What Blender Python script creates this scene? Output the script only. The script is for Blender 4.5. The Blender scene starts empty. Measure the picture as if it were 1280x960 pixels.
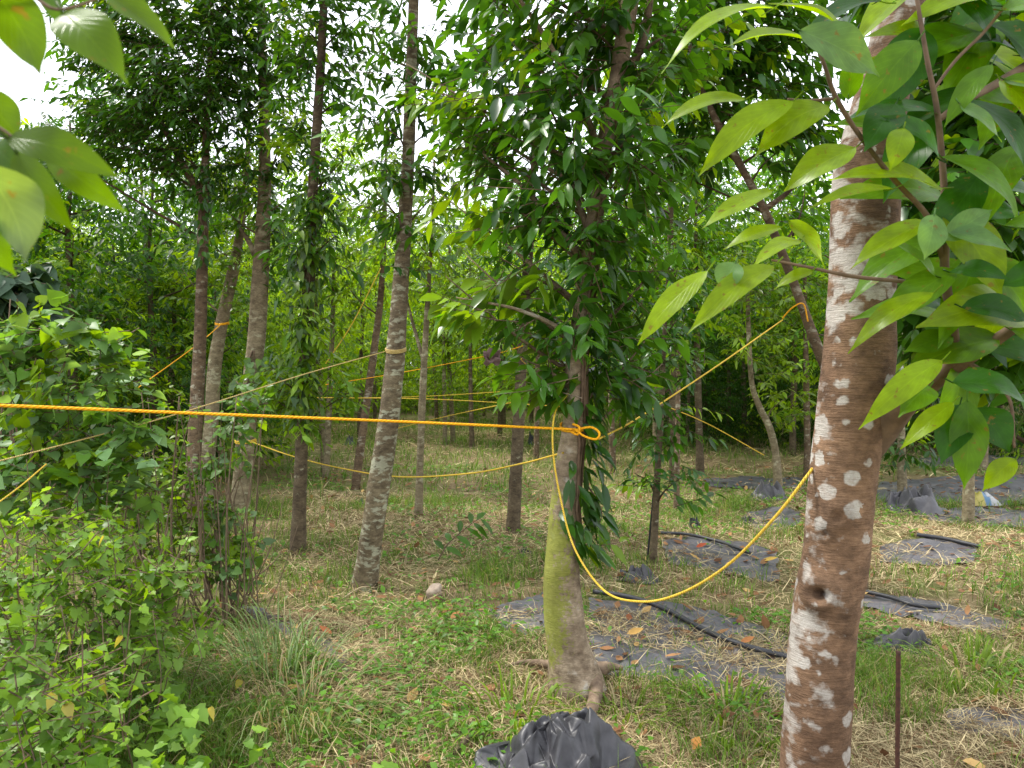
import bpy, math, random
import numpy as np
from mathutils import Vector, noise as mnoise

random.seed(11)
RNG = np.random.default_rng(11)
SC = bpy.context.scene
COL = SC.collection
R = math.radians

# ------------------------------------------------------------------ camera
F = 967.0
CAMZ = 1.6
HORIZON = 455.0
PITCH = math.atan((480 - HORIZON) / F)
FW = np.array([0, math.cos(PITCH), -math.sin(PITCH)])
UP = np.array([0, math.sin(PITCH), math.cos(PITCH)])
XR = np.array([1.0, 0, 0])
CAM = np.array([0, 0, CAMZ])


def P(px, py, d):
    """world point that a viewer at the camera's place sees at photo pixel (px, py), d metres in front"""
    return CAM + d * (FW + XR * ((px - 640) / F) - UP * ((py - 480) / F))


def vhash(ix, iy, s):
    h = (ix.astype(np.int64) * 374761393 + iy.astype(np.int64) * 668265263 + s * 982451653) & 0x7fffffff
    h = ((h ^ (h >> 13)) * 1274126177) & 0x7fffffff
    return ((h ^ (h >> 16)) & 0xffff) / 65535.0


def vnoise(x, y, s=0):
    x = np.asarray(x, float); y = np.asarray(y, float)
    ix = np.floor(x); iy = np.floor(y)
    fx = x - ix; fy = y - iy
    fx = fx * fx * (3 - 2 * fx); fy = fy * fy * (3 - 2 * fy)
    a = vhash(ix, iy, s); b = vhash(ix + 1, iy, s); c = vhash(ix, iy + 1, s); d = vhash(ix + 1, iy + 1, s)
    return (a * (1 - fx) + b * fx) * (1 - fy) + (c * (1 - fx) + d * fx) * fy


def fnoise(x, y, s=0):
    return (vnoise(x, y, s) * .55 + vnoise(x * 2.1, y * 2.1, s + 1) * .28 + vnoise(x * 4.3, y * 4.3, s + 2) * .17)


def H(x, y):
    x = np.asarray(x, float); y = np.asarray(y, float)
    h = (fnoise(x * .55, y * .55, 5) - .5) * .16 + (vnoise(x * 2.3, y * 2.3, 9) - .5) * .035
    return h * np.clip((28 - np.abs(y)) / 10, 0, 1)


def G(px, py, z=0.0):
    """ground point seen at a photo pixel"""
    dirv = FW + XR * ((px - 640) / F) - UP * ((py - 480) / F)
    t = -CAMZ / dirv[2]
    p = CAM + dirv * t
    for _ in range(4):
        h = float(H(p[0], p[1]))
        t = (h - CAMZ) / dirv[2]
        p = CAM + dirv * t
    p[2] = float(H(p[0], p[1])) + z
    return p


def ground_at(x, y, z=0.0):
    return np.array([x, y, float(H(x, y)) + z])


# ------------------------------------------------------------------ objects
def tag(o, label=None, cat=None, group=None, kind=None):
    if label: o['label'] = label
    if cat: o['category'] = cat
    if group: o['group'] = group
    if kind: o['kind'] = kind
    return o


def empty(name, loc=(0, 0, 0)):
    o = bpy.data.objects.new(name, None)
    COL.objects.link(o)
    o.location = loc
    o.empty_display_size = .1
    return o


class MB:
    """collects vertices and faces (numpy), links them as one mesh object"""
    def __init__(self):
        self.v = []; self.f = {3: [], 4: []}; self.n = 0; self.c = []; self.uv = []

    def add(self, v, f3=None, f4=None, tint=None, uv=None):
        v = np.asarray(v, float).reshape(-1, 3)
        if f3 is not None and len(f3): self.f[3].append(np.asarray(f3, np.int64).reshape(-1, 3) + self.n)
        if f4 is not None and len(f4): self.f[4].append(np.asarray(f4, np.int64).reshape(-1, 4) + self.n)
        self.v.append(v)
        self.n += len(v)
        if tint is None: tint = np.ones((len(v), 3)) * .5
        self.c.append(np.asarray(tint, float).reshape(-1, 3))
        if uv is None: uv = np.zeros((len(v), 2))
        self.uv.append(np.asarray(uv, float).reshape(-1, 2))

    def mesh(self, name, mat, smooth=True, offset=None):
        me = bpy.data.meshes.new(name)
        v = np.concatenate(self.v) if self.v else np.zeros((0, 3))
        if offset is not None: v = v - np.asarray(offset)
        f3 = np.concatenate(self.f[3]) if self.f[3] else np.zeros((0, 3), np.int64)
        f4 = np.concatenate(self.f[4]) if self.f[4] else np.zeros((0, 4), np.int64)
        me.vertices.add(len(v))
        me.vertices.foreach_set('co', v.astype(np.float32).ravel())
        nl = len(f3) * 3 + len(f4) * 4
        me.loops.add(nl)
        li = np.concatenate([f3.ravel(), f4.ravel()])
        me.loops.foreach_set('vertex_index', li.astype(np.int32))
        npoly = len(f3) + len(f4)
        me.polygons.add(npoly)
        st = np.concatenate([np.arange(len(f3)) * 3, len(f3) * 3 + np.arange(len(f4)) * 4])
        me.polygons.foreach_set('loop_start', st.astype(np.int32))
        me.polygons.foreach_set('use_smooth', np.full(npoly, smooth))
        me.update(calc_edges=True)
        at = me.attributes.new('tint', 'FLOAT_COLOR', 'POINT')
        c = np.concatenate(self.c)
        at.data.foreach_set('color', np.concatenate([c, np.ones((len(c), 1))], 1).astype(np.float32).ravel())
        uvl = me.uv_layers.new(name='UVMap')
        uv = np.concatenate(self.uv)
        uvl.data.foreach_set('uv', uv[li].astype(np.float32).ravel())
        me.materials.append(mat)
        return me

    def build(self, name, mat, parent=None, smooth=True, offset=None):
        o = bpy.data.objects.new(name, self.mesh(name, mat, smooth, offset))
        COL.objects.link(o)
        if parent is not None: o.parent = parent
        elif offset is not None: o.location = offset
        return o


def unit(a):
    a = np.asarray(a, float)
    return a / np.maximum(np.linalg.norm(a, axis=-1, keepdims=True), 1e-9)


def smooth_path(pts, n, radii=None):
    """Catmull-Rom through the points"""
    pts = np.asarray(pts, float)
    k = len(pts)
    if radii is not None: pts = np.concatenate([pts, np.asarray(radii, float)[:, None]], 1)
    ext = np.concatenate([[2 * pts[0] - pts[1]], pts, [2 * pts[-1] - pts[-2]]])
    t = np.linspace(0, k - 1 - 1e-6, n)
    i = np.floor(t).astype(int); u = (t - i)[:, None]
    p0, p1, p2, p3 = ext[i], ext[i + 1], ext[i + 2], ext[i + 3]
    q = .5 * (2 * p1 + (p2 - p0) * u + (2 * p0 - 5 * p1 + 4 * p2 - p3) * u ** 2 + (3 * p1 - p0 - 3 * p2 + p3) * u ** 3)
    if radii is not None: return q[:, :3], np.maximum(q[:, 3], 1e-4)
    return q


def add_tube(mb, pts, radii, sides=8, rough=0.0, seed=0, tint=None, flat=None):
    pts = np.asarray(pts, float); n = len(pts)
    radii = np.broadcast_to(np.asarray(radii, float), (n,))
    T = unit(np.gradient(pts, axis=0))
    ref = np.array([0, 1, 0.0]) if abs(T[0][1]) < .9 else np.array([1, 0, 0.0])
    u = unit(np.cross(T[0], ref))
    ang = np.arange(sides) / sides * 2 * math.pi
    V = np.zeros((n, sides, 3)); UVs = np.zeros((n, sides, 2))
    s = 0
    for i in range(n):
        u = unit(u - T[i] * np.dot(u, T[i])); w = np.cross(T[i], u)
        r = np.full(sides, radii[i])
        if i: s += np.linalg.norm(pts[i] - pts[i - 1])
        if rough:
            zz = s / max(radii.mean(), 1e-3)
            r = r * (1 + rough * (fnoise(ang * 1.1 + seed, np.full(sides, zz * .45 + seed * 3.1), seed) - .5) * 2
                     * (0.5 + .5 * np.cos(ang * 0)) + rough * .6 * (np.sin(ang * 2 + seed + zz * .2)) * .5)
        V[i] = pts[i] + np.cos(ang)[:, None] * u * r[:, None] + np.sin(ang)[:, None] * w * r[:, None]
        UVs[i, :, 0] = ang; UVs[i, :, 1] = s
    idx = np.arange(n * sides).reshape(n, sides)
    a = idx[:-1]; b = idx[1:]
    f4 = np.stack([a, np.roll(a, -1, 1), np.roll(b, -1, 1), b], -1).reshape(-1, 4)
    V = V.reshape(-1, 3)
    caps = np.array([pts[0], pts[-1]])
    c0, c1 = n * sides, n * sides + 1
    r0 = idx[0]; r1 = idx[-1]
    f3 = np.concatenate([np.stack([np.roll(r0, -1), r0, np.full(sides, c0)], -1), np.stack([r1, np.roll(r1, -1), np.full(sides, c1)], -1)])
    tt = None if tint is None else np.tile(np.asarray(tint, float), (len(V) + 2, 1))
    mb.add(np.concatenate([V, caps]), f3, f4, tt, np.concatenate([UVs.reshape(-1, 2), np.zeros((2, 2))]))


def add_twigs(mb, A, B, ra, rb, tint=(.3, .28, .26)):
    """many straight three-sided twigs at once"""
    A = np.asarray(A, float); B = np.asarray(B, float); n = len(A)
    if n == 0: return
    D = unit(B - A)
    ref = np.where(np.abs(D[:, 2:3]) < .9, np.array([[0, 0, 1.0]]), np.array([[1.0, 0, 0]]))
    u = unit(np.cross(D, ref)); w = np.cross(D, u)
    V = []
    ra = np.broadcast_to(np.asarray(ra, float), (n,)); rb = np.broadcast_to(np.asarray(rb, float), (n,))
    for base, r in ((A, ra), (B, rb)):
        for k in range(3):
            a = k * 2 * math.pi / 3
            V.append(base + (math.cos(a) * u + math.sin(a) * w) * r[:, None])
    V = np.stack(V, 1).reshape(-1, 3)
    f = np.array([[0, 1, 4, 3], [1, 2, 5, 4], [2, 0, 3, 5]])
    f4 = (f[None] + np.arange(n)[:, None, None] * 6).reshape(-1, 4)
    mb.add(V, None, f4, np.tile(np.asarray(tint, float), (len(V), 1)))


# leaf templates: rows of (along, half width); verts left, mid, right
TEMPL = {}
def make_template(name, rows, fold=.22):
    v = []; f3 = []; f4 = []
    v.append((0, 0, 0))
    for a, w in rows: v += [(a, -w, abs(w) * fold), (a, 0, 0), (a, w, abs(w) * fold)]
    v.append((1, 0, 0))
    k = len(rows); tip = 1 + 3 * k
    f3 += [(0, 2, 1), (0, 3, 2)]
    for i in range(k - 1):
        b = 1 + 3 * i
        f4 += [(b, b + 1, b + 4, b + 3), (b + 1, b + 2, b + 5, b + 4)]
    b = 1 + 3 * (k - 1)
    f3 += [(b, b + 1, tip), (b + 1, b + 2, tip)]
    TEMPL[name] = (np.array(v, float), np.array(f3), np.array(f4, int).reshape(-1, 4))
make_template('ellipse', [(.2, .34), (.5, .5), (.78, .3)])
make_template('lite', [(.45, .5)])
make_template('heart', [(-.06, .34), (.16, .52), (.5, .4), (.8, .14)], .18)
make_template('lobed', [(-.04, .3), (.14, .55), (.3, .36), (.5, .46), (.75, .14)], .16)


def add_leaves(mb, base, D, N, L, W, tint, templ='ellipse', droop=.25):
    base = np.asarray(base, float); n = len(base)
    if n == 0: return
    tv, f3, f4 = TEMPL[templ]
    D = unit(D); S = unit(np.cross(D, N)); Nn = np.cross(S, D)
    L = np.broadcast_to(np.asarray(L, float), (n,)); W = np.broadcast_to(np.asarray(W, float), (n,))
    a = tv[:, 0]; s = tv[:, 1]; h = tv[:, 2]
    V = (base[:, None] + D[:, None] * (L[:, None] * a)[..., None] + S[:, None] * (W[:, None] * s)[..., None]
         + Nn[:, None] * (W[:, None] * h)[..., None])
    dr = np.broadcast_to(np.asarray(droop, float), (n,))
    V[..., 2] -= (L * dr)[:, None] * (a ** 2)[None]
    k = len(tv)
    off = (np.arange(n) * k)[:, None, None]
    T = np.repeat(np.asarray(tint, float), k, axis=0)
    uv = np.tile(np.stack([a, s + .5], 1), (n, 1))
    mb.add(V.reshape(-1, 3), (f3[None] + off).reshape(-1, 3), (f4[None] + off).reshape(-1, 4) if len(f4) else None, T, uv)


def add_blades(mb, base, lean, L, W, tint, bend=.5):
    """grass blades; lean = horizontal lean vector (length 0 upright .. 1+ flat)"""
    base = np.asarray(base, float); n = len(base)
    if n == 0: return
    up = np.array([0, 0, 1.0])
    d0 = unit(lean * .45 + up); d1 = unit(lean * (1 + np.asarray(bend).reshape(-1, 1)) + up * .6)
    ang = RNG.random(n) * math.pi
    S = np.stack([np.cos(ang), np.sin(ang), np.zeros(n)], 1)
    L = np.broadcast_to(L, (n,))[:, None]; W = np.broadcast_to(W, (n,))[:, None]
    m = base + d0 * L * .5; t = m + d1 * L * .5
    V = np.stack([base - S * W * .4, base + S * W * .4, m - S * W * .5, m + S * W * .5, t], 1).reshape(-1, 3)
    off = (np.arange(n) * 5)[:, None]
    T = np.repeat(np.asarray(tint, float), 5, axis=0).reshape(n, 5, 3).copy()
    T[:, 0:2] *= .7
    mb.add(V, np.array([2, 3, 4])[None] + off, np.array([0, 1, 3, 2])[None] + off, T.reshape(-1, 3))


def rand_dirs(n):
    v = RNG.normal(size=(n, 3))
    return unit(v)


# ------------------------------------------------------------------ materials
def nmat(name):
    m = bpy.data.materials.new(name); m.use_nodes = True
    nt = m.node_tree
    for nd in list(nt.nodes): nt.nodes.remove(nd)
    out = nt.nodes.new('ShaderNodeOutputMaterial')
    return m, nt, out


def N_(nt, t, **kw):
    nd = nt.nodes.new(t)
    for k, v in kw.items():
        if k.startswith('i_'):
            key = k[2:]
            nd.inputs[int(key) if key.isdigit() else key.replace('_', ' ')].default_value = v
        else: setattr(nd, k, v)
    return nd


def mixc(nt, fac, a, b, mode='MIX'):
    nd = nt.nodes.new('ShaderNodeMix'); nd.data_type = 'RGBA'; nd.blend_type = mode
    for sock, v in ((nd.inputs[0], fac), (nd.inputs[6], a), (nd.inputs[7], b)):
        if hasattr(v, 'is_output'): nt.links.new(v, sock)
        elif isinstance(v, (int, float)): sock.default_value = v
        else: sock.default_value = (*v, 1) if len(v) == 3 else v
    return nd.outputs[2]


def ramp(nt, fac, stops):
    nd = nt.nodes.new('ShaderNodeValToRGB')
    el = nd.color_ramp.elements
    while len(el) < len(stops): el.new(.5)
    for e, (p, c) in zip(el, stops):
        e.position = p; e.color = (*c, 1) if not isinstance(c, (int, float)) else (c, c, c, 1)
    nt.links.new(fac, nd.inputs[0])
    return nd.outputs[0]


def math_(nt, op, a, b=None, clamp=False):
    nd = nt.nodes.new('ShaderNodeMath'); nd.operation = op; nd.use_clamp = clamp
    for i, v in enumerate((a, b)):
        if v is None: continue
        if hasattr(v, 'is_output'): nt.links.new(v, nd.inputs[i])
        else: nd.inputs[i].default_value = v
    return nd.outputs[0]


def noise_(nt, co, scale, detail=4, rough=.55, dist=0.0):
    nd = N_(nt, 'ShaderNodeTexNoise', i_Scale=scale, i_Detail=detail, i_Roughness=rough, i_Distortion=dist)
    nt.links.new(co, nd.inputs['Vector'])
    return nd.outputs['Fac']


def leaf_material(name, trans=.4, rough=.38, spec=.5, veins=False, tr_gain=(1.9, 1.75, .7)):
    m, nt, out = nmat(name)
    at = N_(nt, 'ShaderNodeAttribute', attribute_name='tint')
    col = at.outputs['Color']
    tc = N_(nt, 'ShaderNodeTexCoord')
    nz = noise_(nt, tc.outputs['Object'], 9 if not veins else 30, 2)
    col = mixc(nt, 1.0, col, ramp(nt, nz, [(.3, .8), (.7, 1.18)]), 'MULTIPLY')
    bs = N_(nt, 'ShaderNodeBsdfPrincipled', i_Roughness=rough)
    bs.inputs['Specular IOR Level'].default_value = spec
    if veins:
        uvn = N_(nt, 'ShaderNodeUVMap', uv_map='UVMap')
        sep = N_(nt, 'ShaderNodeSeparateXYZ'); nt.links.new(uvn.outputs[0], sep.inputs[0])
        ab = math_(nt, 'ABSOLUTE', math_(nt, 'SUBTRACT', sep.outputs[1], .5))
        ph = math_(nt, 'SUBTRACT', math_(nt, 'MULTIPLY', sep.outputs[0], 60.0), math_(nt, 'MULTIPLY', ab, 42.0))
        sn = math_(nt, 'SINE', ph)
        vein = ramp(nt, sn, [(.8, 0.0), (1.0, .5)])
        mid = ramp(nt, ab, [(0.0, 1.0), (.03, 0.0)])
        vv = math_(nt, 'MAXIMUM', vein, mid)
        blot = ramp(nt, noise_(nt, tc.outputs['Object'], 55, 3), [(.64, 0.0), (.70, .75)])
        col = mixc(nt, blot, col, (.16, .1, .02))
        col = mixc(nt, math_(nt, 'MULTIPLY', vv, .4), col, mixc(nt, 1.0, col, (1.7, 1.6, 1.5), 'MULTIPLY'))
        bp = N_(nt, 'ShaderNodeBump', i_Strength=.25, i_Distance=.002)
        nt.links.new(math_(nt, 'MULTIPLY', vv, -1.0), bp.inputs['Height'])
        nt.links.new(bp.outputs[0], bs.inputs['Normal'])
    nt.links.new(col, bs.inputs['Base Color'])
    tr = N_(nt, 'ShaderNodeBsdfTranslucent')
    nt.links.new(mixc(nt, 1.0, col, tr_gain, 'MULTIPLY'), tr.inputs['Color'])
    mx = N_(nt, 'ShaderNodeMixShader'); mx.inputs[0].default_value = trans
    nt.links.new(bs.outputs[0], mx.inputs[1]); nt.links.new(tr.outputs[0], mx.inputs[2])
    nt.links.new(mx.outputs[0], out.inputs['Surface'])
    return m


def bark_material(name, base=(.16, .115, .085), dark=(.055, .038, .028), lichen=.5, lichen_col=(.46, .45, .42), moss=0.0,
                  scale=1.0, bands=2.2, spots=0.0, lside=0.0):
    m, nt, out = nmat(name)
    tc = N_(nt, 'ShaderNodeTexCoord')
    mp = N_(nt, 'ShaderNodeMapping'); mp.inputs['Scale'].default_value = (1, 1, bands)
    nt.links.new(tc.outputs['Object'], mp.inputs[0]); co = mp.outputs[0]
    n1 = noise_(nt, co, 9 * scale, 6, .65)
    n2 = noise_(nt, co, 38 * scale, 6, .7)
    col = mixc(nt, ramp(nt, n1, [(.35, 0.0), (.65, 1.0)]), dark, base)
    col = mixc(nt, .6, col, ramp(nt, n2, [(.3, (.35, .3, .27)), (.7, (1.35, 1.3, 1.25))]), 'MULTIPLY')
    # fine horizontal ridges
    mp2 = N_(nt, 'ShaderNodeMapping'); mp2.inputs['Scale'].default_value = (1, 1, 9)
    nt.links.new(tc.outputs['Object'], mp2.inputs[0])
    n3 = noise_(nt, mp2.outputs[0], 26 * scale, 3, .6)
    col = mixc(nt, .22, col, ramp(nt, n3, [(.35, .45), (.6, 1.15)]), 'MULTIPLY')
    # lichen patches
    nl = noise_(nt, co, 11 * scale, 3, .5, .3)
    nl2 = noise_(nt, co, 3 * scale, 2)
    lf = math_(nt, 'ADD', nl, math_(nt, 'MULTIPLY', math_(nt, 'SUBTRACT', nl2, .5), .6))
    th = .80 - .34 * lichen
    if lside:
        geo0 = N_(nt, 'ShaderNodeNewGeometry')
        sp0 = N_(nt, 'ShaderNodeSeparateXYZ'); nt.links.new(geo0.outputs['Normal'], sp0.inputs[0])
        so0 = N_(nt, 'ShaderNodeSeparateXYZ'); nt.links.new(tc.outputs['Object'], so0.inputs[0])
        low = math_(nt, 'ADD', ramp(nt, so0.outputs[2], [(.55, .055), (1.0, 0.0)]), ramp(nt, math_(nt, 'MULTIPLY', so0.outputs[2], .4), [(.66, 0.0), (.8, .045)]))
        lf = math_(nt, 'ADD', lf, math_(nt, 'ADD', math_(nt, 'MULTIPLY', sp0.outputs[0], -lside), low))
    fine = noise_(nt, tc.outputs['Object'], 75 * scale, 4, .7)
    lf = math_(nt, 'ADD', lf, math_(nt, 'MULTIPLY', math_(nt, 'SUBTRACT', fine, .5), .22))
    lm = ramp(nt, lf, [(th, 0.0), (th + .11, .80)])
    if spots:
        vo = N_(nt, 'ShaderNodeTexVoronoi', i_Scale=17 * scale); vo.inputs['Randomness'].default_value = 1
        mp3 = N_(nt, 'ShaderNodeMapping'); mp3.inputs['Scale'].default_value = (1, 1, 1.25)
        nt.links.new(tc.outputs['Object'], mp3.inputs[0])
        wob = N_(nt, 'ShaderNodeVectorMath', operation='ADD')
        nzv = N_(nt, 'ShaderNodeTexNoise', i_Scale=40.0); nt.links.new(tc.outputs['Object'], nzv.inputs[0])
        sc_ = N_(nt, 'ShaderNodeVectorMath', operation='SCALE'); sc_.inputs[3].default_value = .034
        nt.links.new(nzv.outputs['Color'], sc_.inputs[0])
        nt.links.new(mp3.outputs[0], wob.inputs[0]); nt.links.new(sc_.outputs[0], wob.inputs[1])
        nt.links.new(wob.outputs[0], vo.inputs['Vector'])
        sepc = N_(nt, 'ShaderNodeSeparateColor'); nt.links.new(vo.outputs['Color'], sepc.inputs[0])
        rad = math_(nt, 'MULTIPLY', math_(nt, 'SUBTRACT', sepc.outputs[0], 1 - spots), .75)
        sm = math_(nt, 'MULTIPLY', math_(nt, 'SUBTRACT', rad, vo.outputs['Distance']), 9.0, True)
        lm = math_(nt, 'MAXIMUM', lm, math_(nt, 'MULTIPLY', sm, ramp(nt, fine, [(.3, .55), (.55, .9)])))
    lcol = mixc(nt, n2, (lichen_col[0] * .62, lichen_col[1] * .62, lichen_col[2] * .6), (lichen_col[0] * 1.3, lichen_col[1] * 1.3, lichen_col[2] * 1.32))
    col = mixc(nt, lm, col, lcol)
    if moss:
        geo = N_(nt, 'ShaderNodeNewGeometry')
        sep = N_(nt, 'ShaderNodeSeparateXYZ'); nt.links.new(geo.outputs['Normal'], sep.inputs[0])
        side = math_(nt, 'MULTIPLY', sep.outputs[0], -.28)
        sepo = N_(nt, 'ShaderNodeSeparateXYZ'); nt.links.new(tc.outputs['Object'], sepo.inputs[0])
        zr = ramp(nt, sepo.outputs[2], [(.12, 0.0), (.32, 1.0), (.72, 1.0), (.98, .0)])
        nm = math_(nt, 'ADD', math_(nt, 'MULTIPLY', noise_(nt, tc.outputs['Object'], 8, 6, .72), .6), math_(nt, 'MULTIPLY', noise_(nt, tc.outputs['Object'], 60, 4, .7), .42))
        mf = math_(nt, 'ADD', math_(nt, 'ADD', math_(nt, 'MULTIPLY', zr, .32), side), math_(nt, 'SUBTRACT', math_(nt, 'MULTIPLY', math_(nt, 'SUBTRACT', nm, .51), 2.2), .335))
        mm = ramp(nt, math_(nt, 'ADD', mf, moss * .1), [(-.02, 0.0), (.16, .88)])
        mc = mixc(nt, n2, (.10, .125, .014), (.36, .38, .07))
        col = mixc(nt, mm, col, mc)
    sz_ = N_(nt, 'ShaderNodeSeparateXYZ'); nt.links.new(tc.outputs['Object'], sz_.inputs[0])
    if not lside: col = mixc(nt, ramp(nt, math_(nt, 'MULTIPLY', sz_.outputs[2], .25), [(.38, 0.0), (.68, .62)]), col, mixc(nt, 1.0, col, (.42, .33, .28), 'MULTIPLY'))  # upper trunk darkened: crown shade painted into the bark colour
    att = N_(nt, 'ShaderNodeAttribute', attribute_name='tint')
    col = mixc(nt, 1.0, col, mixc(nt, 1.0, att.outputs['Color'], (2, 2, 2), 'MULTIPLY'), 'MULTIPLY')
    big = noise_(nt, tc.outputs['Object'], 2.6 * scale, 3, .6)
    col = mixc(nt, .8, col, ramp(nt, big, [(.34, (.62, .57, .54)), (.62, (1.12, 1.1, 1.08))]), 'MULTIPLY')
    bs = N_(nt, 'ShaderNodeBsdfPrincipled', i_Roughness=.9)
    bs.inputs['Specular IOR Level'].default_value = .2
    nt.links.new(col, bs.inputs['Base Color'])
    bp = N_(nt, 'ShaderNodeBump', i_Strength=.8, i_Distance=.008)
    hh = math_(nt, 'ADD', math_(nt, 'MULTIPLY', n2, .6), math_(nt, 'MULTIPLY', n3, .6))
    nt.links.new(hh, bp.inputs['Height']); nt.links.new(bp.outputs[0], bs.inputs['Normal'])
    nt.links.new(bs.outputs[0], out.inputs['Surface'])
    return m


def simple_noise_mat(name, c1, c2, scale=20, rough=.8, spec=.3, bump=.3, dist=.003, detail=5, wave=None):
    m, nt, out = nmat(name)
    tc = N_(nt, 'ShaderNodeTexCoord')
    n1 = noise_(nt, tc.outputs['Object'], scale, detail)
    bs = N_(nt, 'ShaderNodeBsdfPrincipled', i_Roughness=rough)
    bs.inputs['Specular IOR Level'].default_value = spec
    col = mixc(nt, ramp(nt, n1, [(.3, 0.0), (.7, 1.0)]), c1, c2)
    hgt = n1
    if wave:
        uvn = N_(nt, 'ShaderNodeUVMap', uv_map='UVMap')
        sep = N_(nt, 'ShaderNodeSeparateXYZ'); nt.links.new(uvn.outputs[0], sep.inputs[0])
        w = math_(nt, 'SINE', math_(nt, 'ADD', math_(nt, 'MULTIPLY', sep.outputs[1], wave), math_(nt, 'MULTIPLY', sep.outputs[0], 3.0)))
        hgt = w
        col = mixc(nt, ramp(nt, w, [(0.0, .22), (.6, 0.0)]), col, (c1[0] * .45, c1[1] * .4, c1[2] * .3))
    nt.links.new(col, bs.inputs['Base Color'])
    bp = N_(nt, 'ShaderNodeBump', i_Strength=bump, i_Distance=dist)
    nt.links.new(hgt, bp.inputs['Height']); nt.links.new(bp.outputs[0], bs.inputs['Normal'])
    nt.links.new(bs.outputs[0], out.inputs['Surface'])
    return m


def mat_weedmat():
    m, nt, out = nmat('weed_mat_fabric')
    tc = N_(nt, 'ShaderNodeTexCoord')
    co = tc.outputs['Object']
    n1 = noise_(nt, co, 3.2, 6, .62)
    n2 = noise_(nt, co, 26, 5, .6)
    col = mixc(nt, ramp(nt, n1, [(.35, 0.0), (.68, 1.0)]), (.048, .046, .052), (.118, .112, .122))
    col = mixc(nt, ramp(nt, math_(nt, 'ADD', math_(nt, 'MULTIPLY', n2, .55), math_(nt, 'MULTIPLY', n1, .5)), [(.55, 0.0), (.72, .6)]), col, (.19, .15, .11))
    # woven threads
    mp = N_(nt, 'ShaderNodeMapping'); mp.inputs['Scale'].default_value = (1, 1, 1); nt.links.new(co, mp.inputs[0])
    wv = N_(nt, 'ShaderNodeTexWave', i_Scale=95.0, i_Distortion=1.0); nt.links.new(mp.outputs[0], wv.inputs[0])
    bs = N_(nt, 'ShaderNodeBsdfPrincipled', i_Roughness=.48)
    bs.inputs['Specular IOR Level'].default_value = .45
    nt.links.new(col, bs.inputs['Base Color'])
    bp = N_(nt, 'ShaderNodeBump', i_Strength=.25, i_Distance=.003)
    nt.links.new(math_(nt, 'ADD', math_(nt, 'MULTIPLY', wv.outputs['Fac'], .25), n2), bp.inputs['Height'])
    nt.links.new(bp.outputs[0], bs.inputs['Normal'])
    nt.links.new(bs.outputs[0], out.inputs['Surface'])
    return m


def mat_ground():
    m, nt, out = nmat('soil_and_straw')
    tc = N_(nt, 'ShaderNodeTexCoord'); co = tc.outputs['Object']
    n1 = noise_(nt, co, 1.1, 6, .6); n2 = noise_(nt, co, 7, 6, .65); n3 = noise_(nt, co, 60, 4, .7)
    col = mixc(nt, ramp(nt, n2, [(.3, 0.0), (.7, 1.0)]), (.10, .068, .038), (.28, .21, .115))
    col = mixc(nt, ramp(nt, n1, [(.42, 0.0), (.62, .75)]), col, (.11, .15, .035))
    col = mixc(nt, .7, col, ramp(nt, n3, [(.3, .45), (.7, 1.5)]), 'MULTIPLY')
    bs = N_(nt, 'ShaderNodeBsdfPrincipled', i_Roughness=.95)
    bs.inputs['Specular IOR Level'].default_value = .1
    nt.links.new(col, bs.inputs['Base Color'])
    bp = N_(nt, 'ShaderNodeBump', i_Strength=.8, i_Distance=.02)
    nt.links.new(math_(nt, 'ADD', n2, math_(nt, 'MULTIPLY', n3, .5)), bp.inputs['Height'])
    nt.links.new(bp.outputs[0], bs.inputs['Normal'])
    nt.links.new(bs.outputs[0], out.inputs['Surface'])
    return m


M_LEAF = leaf_material('tree_leaf', .40, .28, .38, tr_gain=(2.1, 1.9, .4))
M_LEAF_BG = leaf_material('far_leaf', .50, .42, .24, tr_gain=(2.1, 1.85, .4))
M_LEAF_BIG = leaf_material('big_leaf', .6, .3, .24, veins=True, tr_gain=(2.1, 1.9, .25))
M_VINE = leaf_material('shrub_leaf', .42, .42, .35, tr_gain=(1.9, 1.75, .5))
M_GRASS = leaf_material('grass_blade', .35, .5, .3, tr_gain=(1.4, 1.4, .8))
M_STRAW = leaf_material('straw', .15, .8, .15, tr_gain=(1, 1, 1))
M_LITTER = leaf_material('dead_leaf', .12, .8, .15, tr_gain=(1, 1, 1))
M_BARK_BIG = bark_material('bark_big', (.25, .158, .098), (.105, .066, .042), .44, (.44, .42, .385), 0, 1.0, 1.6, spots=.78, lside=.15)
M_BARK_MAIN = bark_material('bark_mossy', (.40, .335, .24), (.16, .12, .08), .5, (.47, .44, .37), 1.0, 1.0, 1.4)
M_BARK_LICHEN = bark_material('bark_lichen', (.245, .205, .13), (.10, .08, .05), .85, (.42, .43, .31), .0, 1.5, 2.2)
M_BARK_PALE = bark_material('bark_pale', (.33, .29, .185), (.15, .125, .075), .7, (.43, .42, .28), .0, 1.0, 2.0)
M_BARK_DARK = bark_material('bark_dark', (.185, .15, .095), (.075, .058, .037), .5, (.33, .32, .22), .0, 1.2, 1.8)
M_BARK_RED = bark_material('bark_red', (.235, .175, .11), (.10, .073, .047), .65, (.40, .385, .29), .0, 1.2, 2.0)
M_ROOT = simple_noise_mat('root_bark', (.09, .06, .04), (.25, .18, .12), 22, .9, .2, .8, .006)
M_TWIG = simple_noise_mat('twig_bark', (.085, .055, .035), (.17, .11, .07), 30, .85)
M_TWIG_SHRUB = simple_noise_mat('shrub_stem', (.08, .055, .034), (.2, .14, .085), 30, .85)
M_ROPE_ORANGE = simple_noise_mat('orange_rope', (.86, .36, .008), (.92, .46, .015), 60, .7, .2, .6, .002, wave=330)
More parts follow.
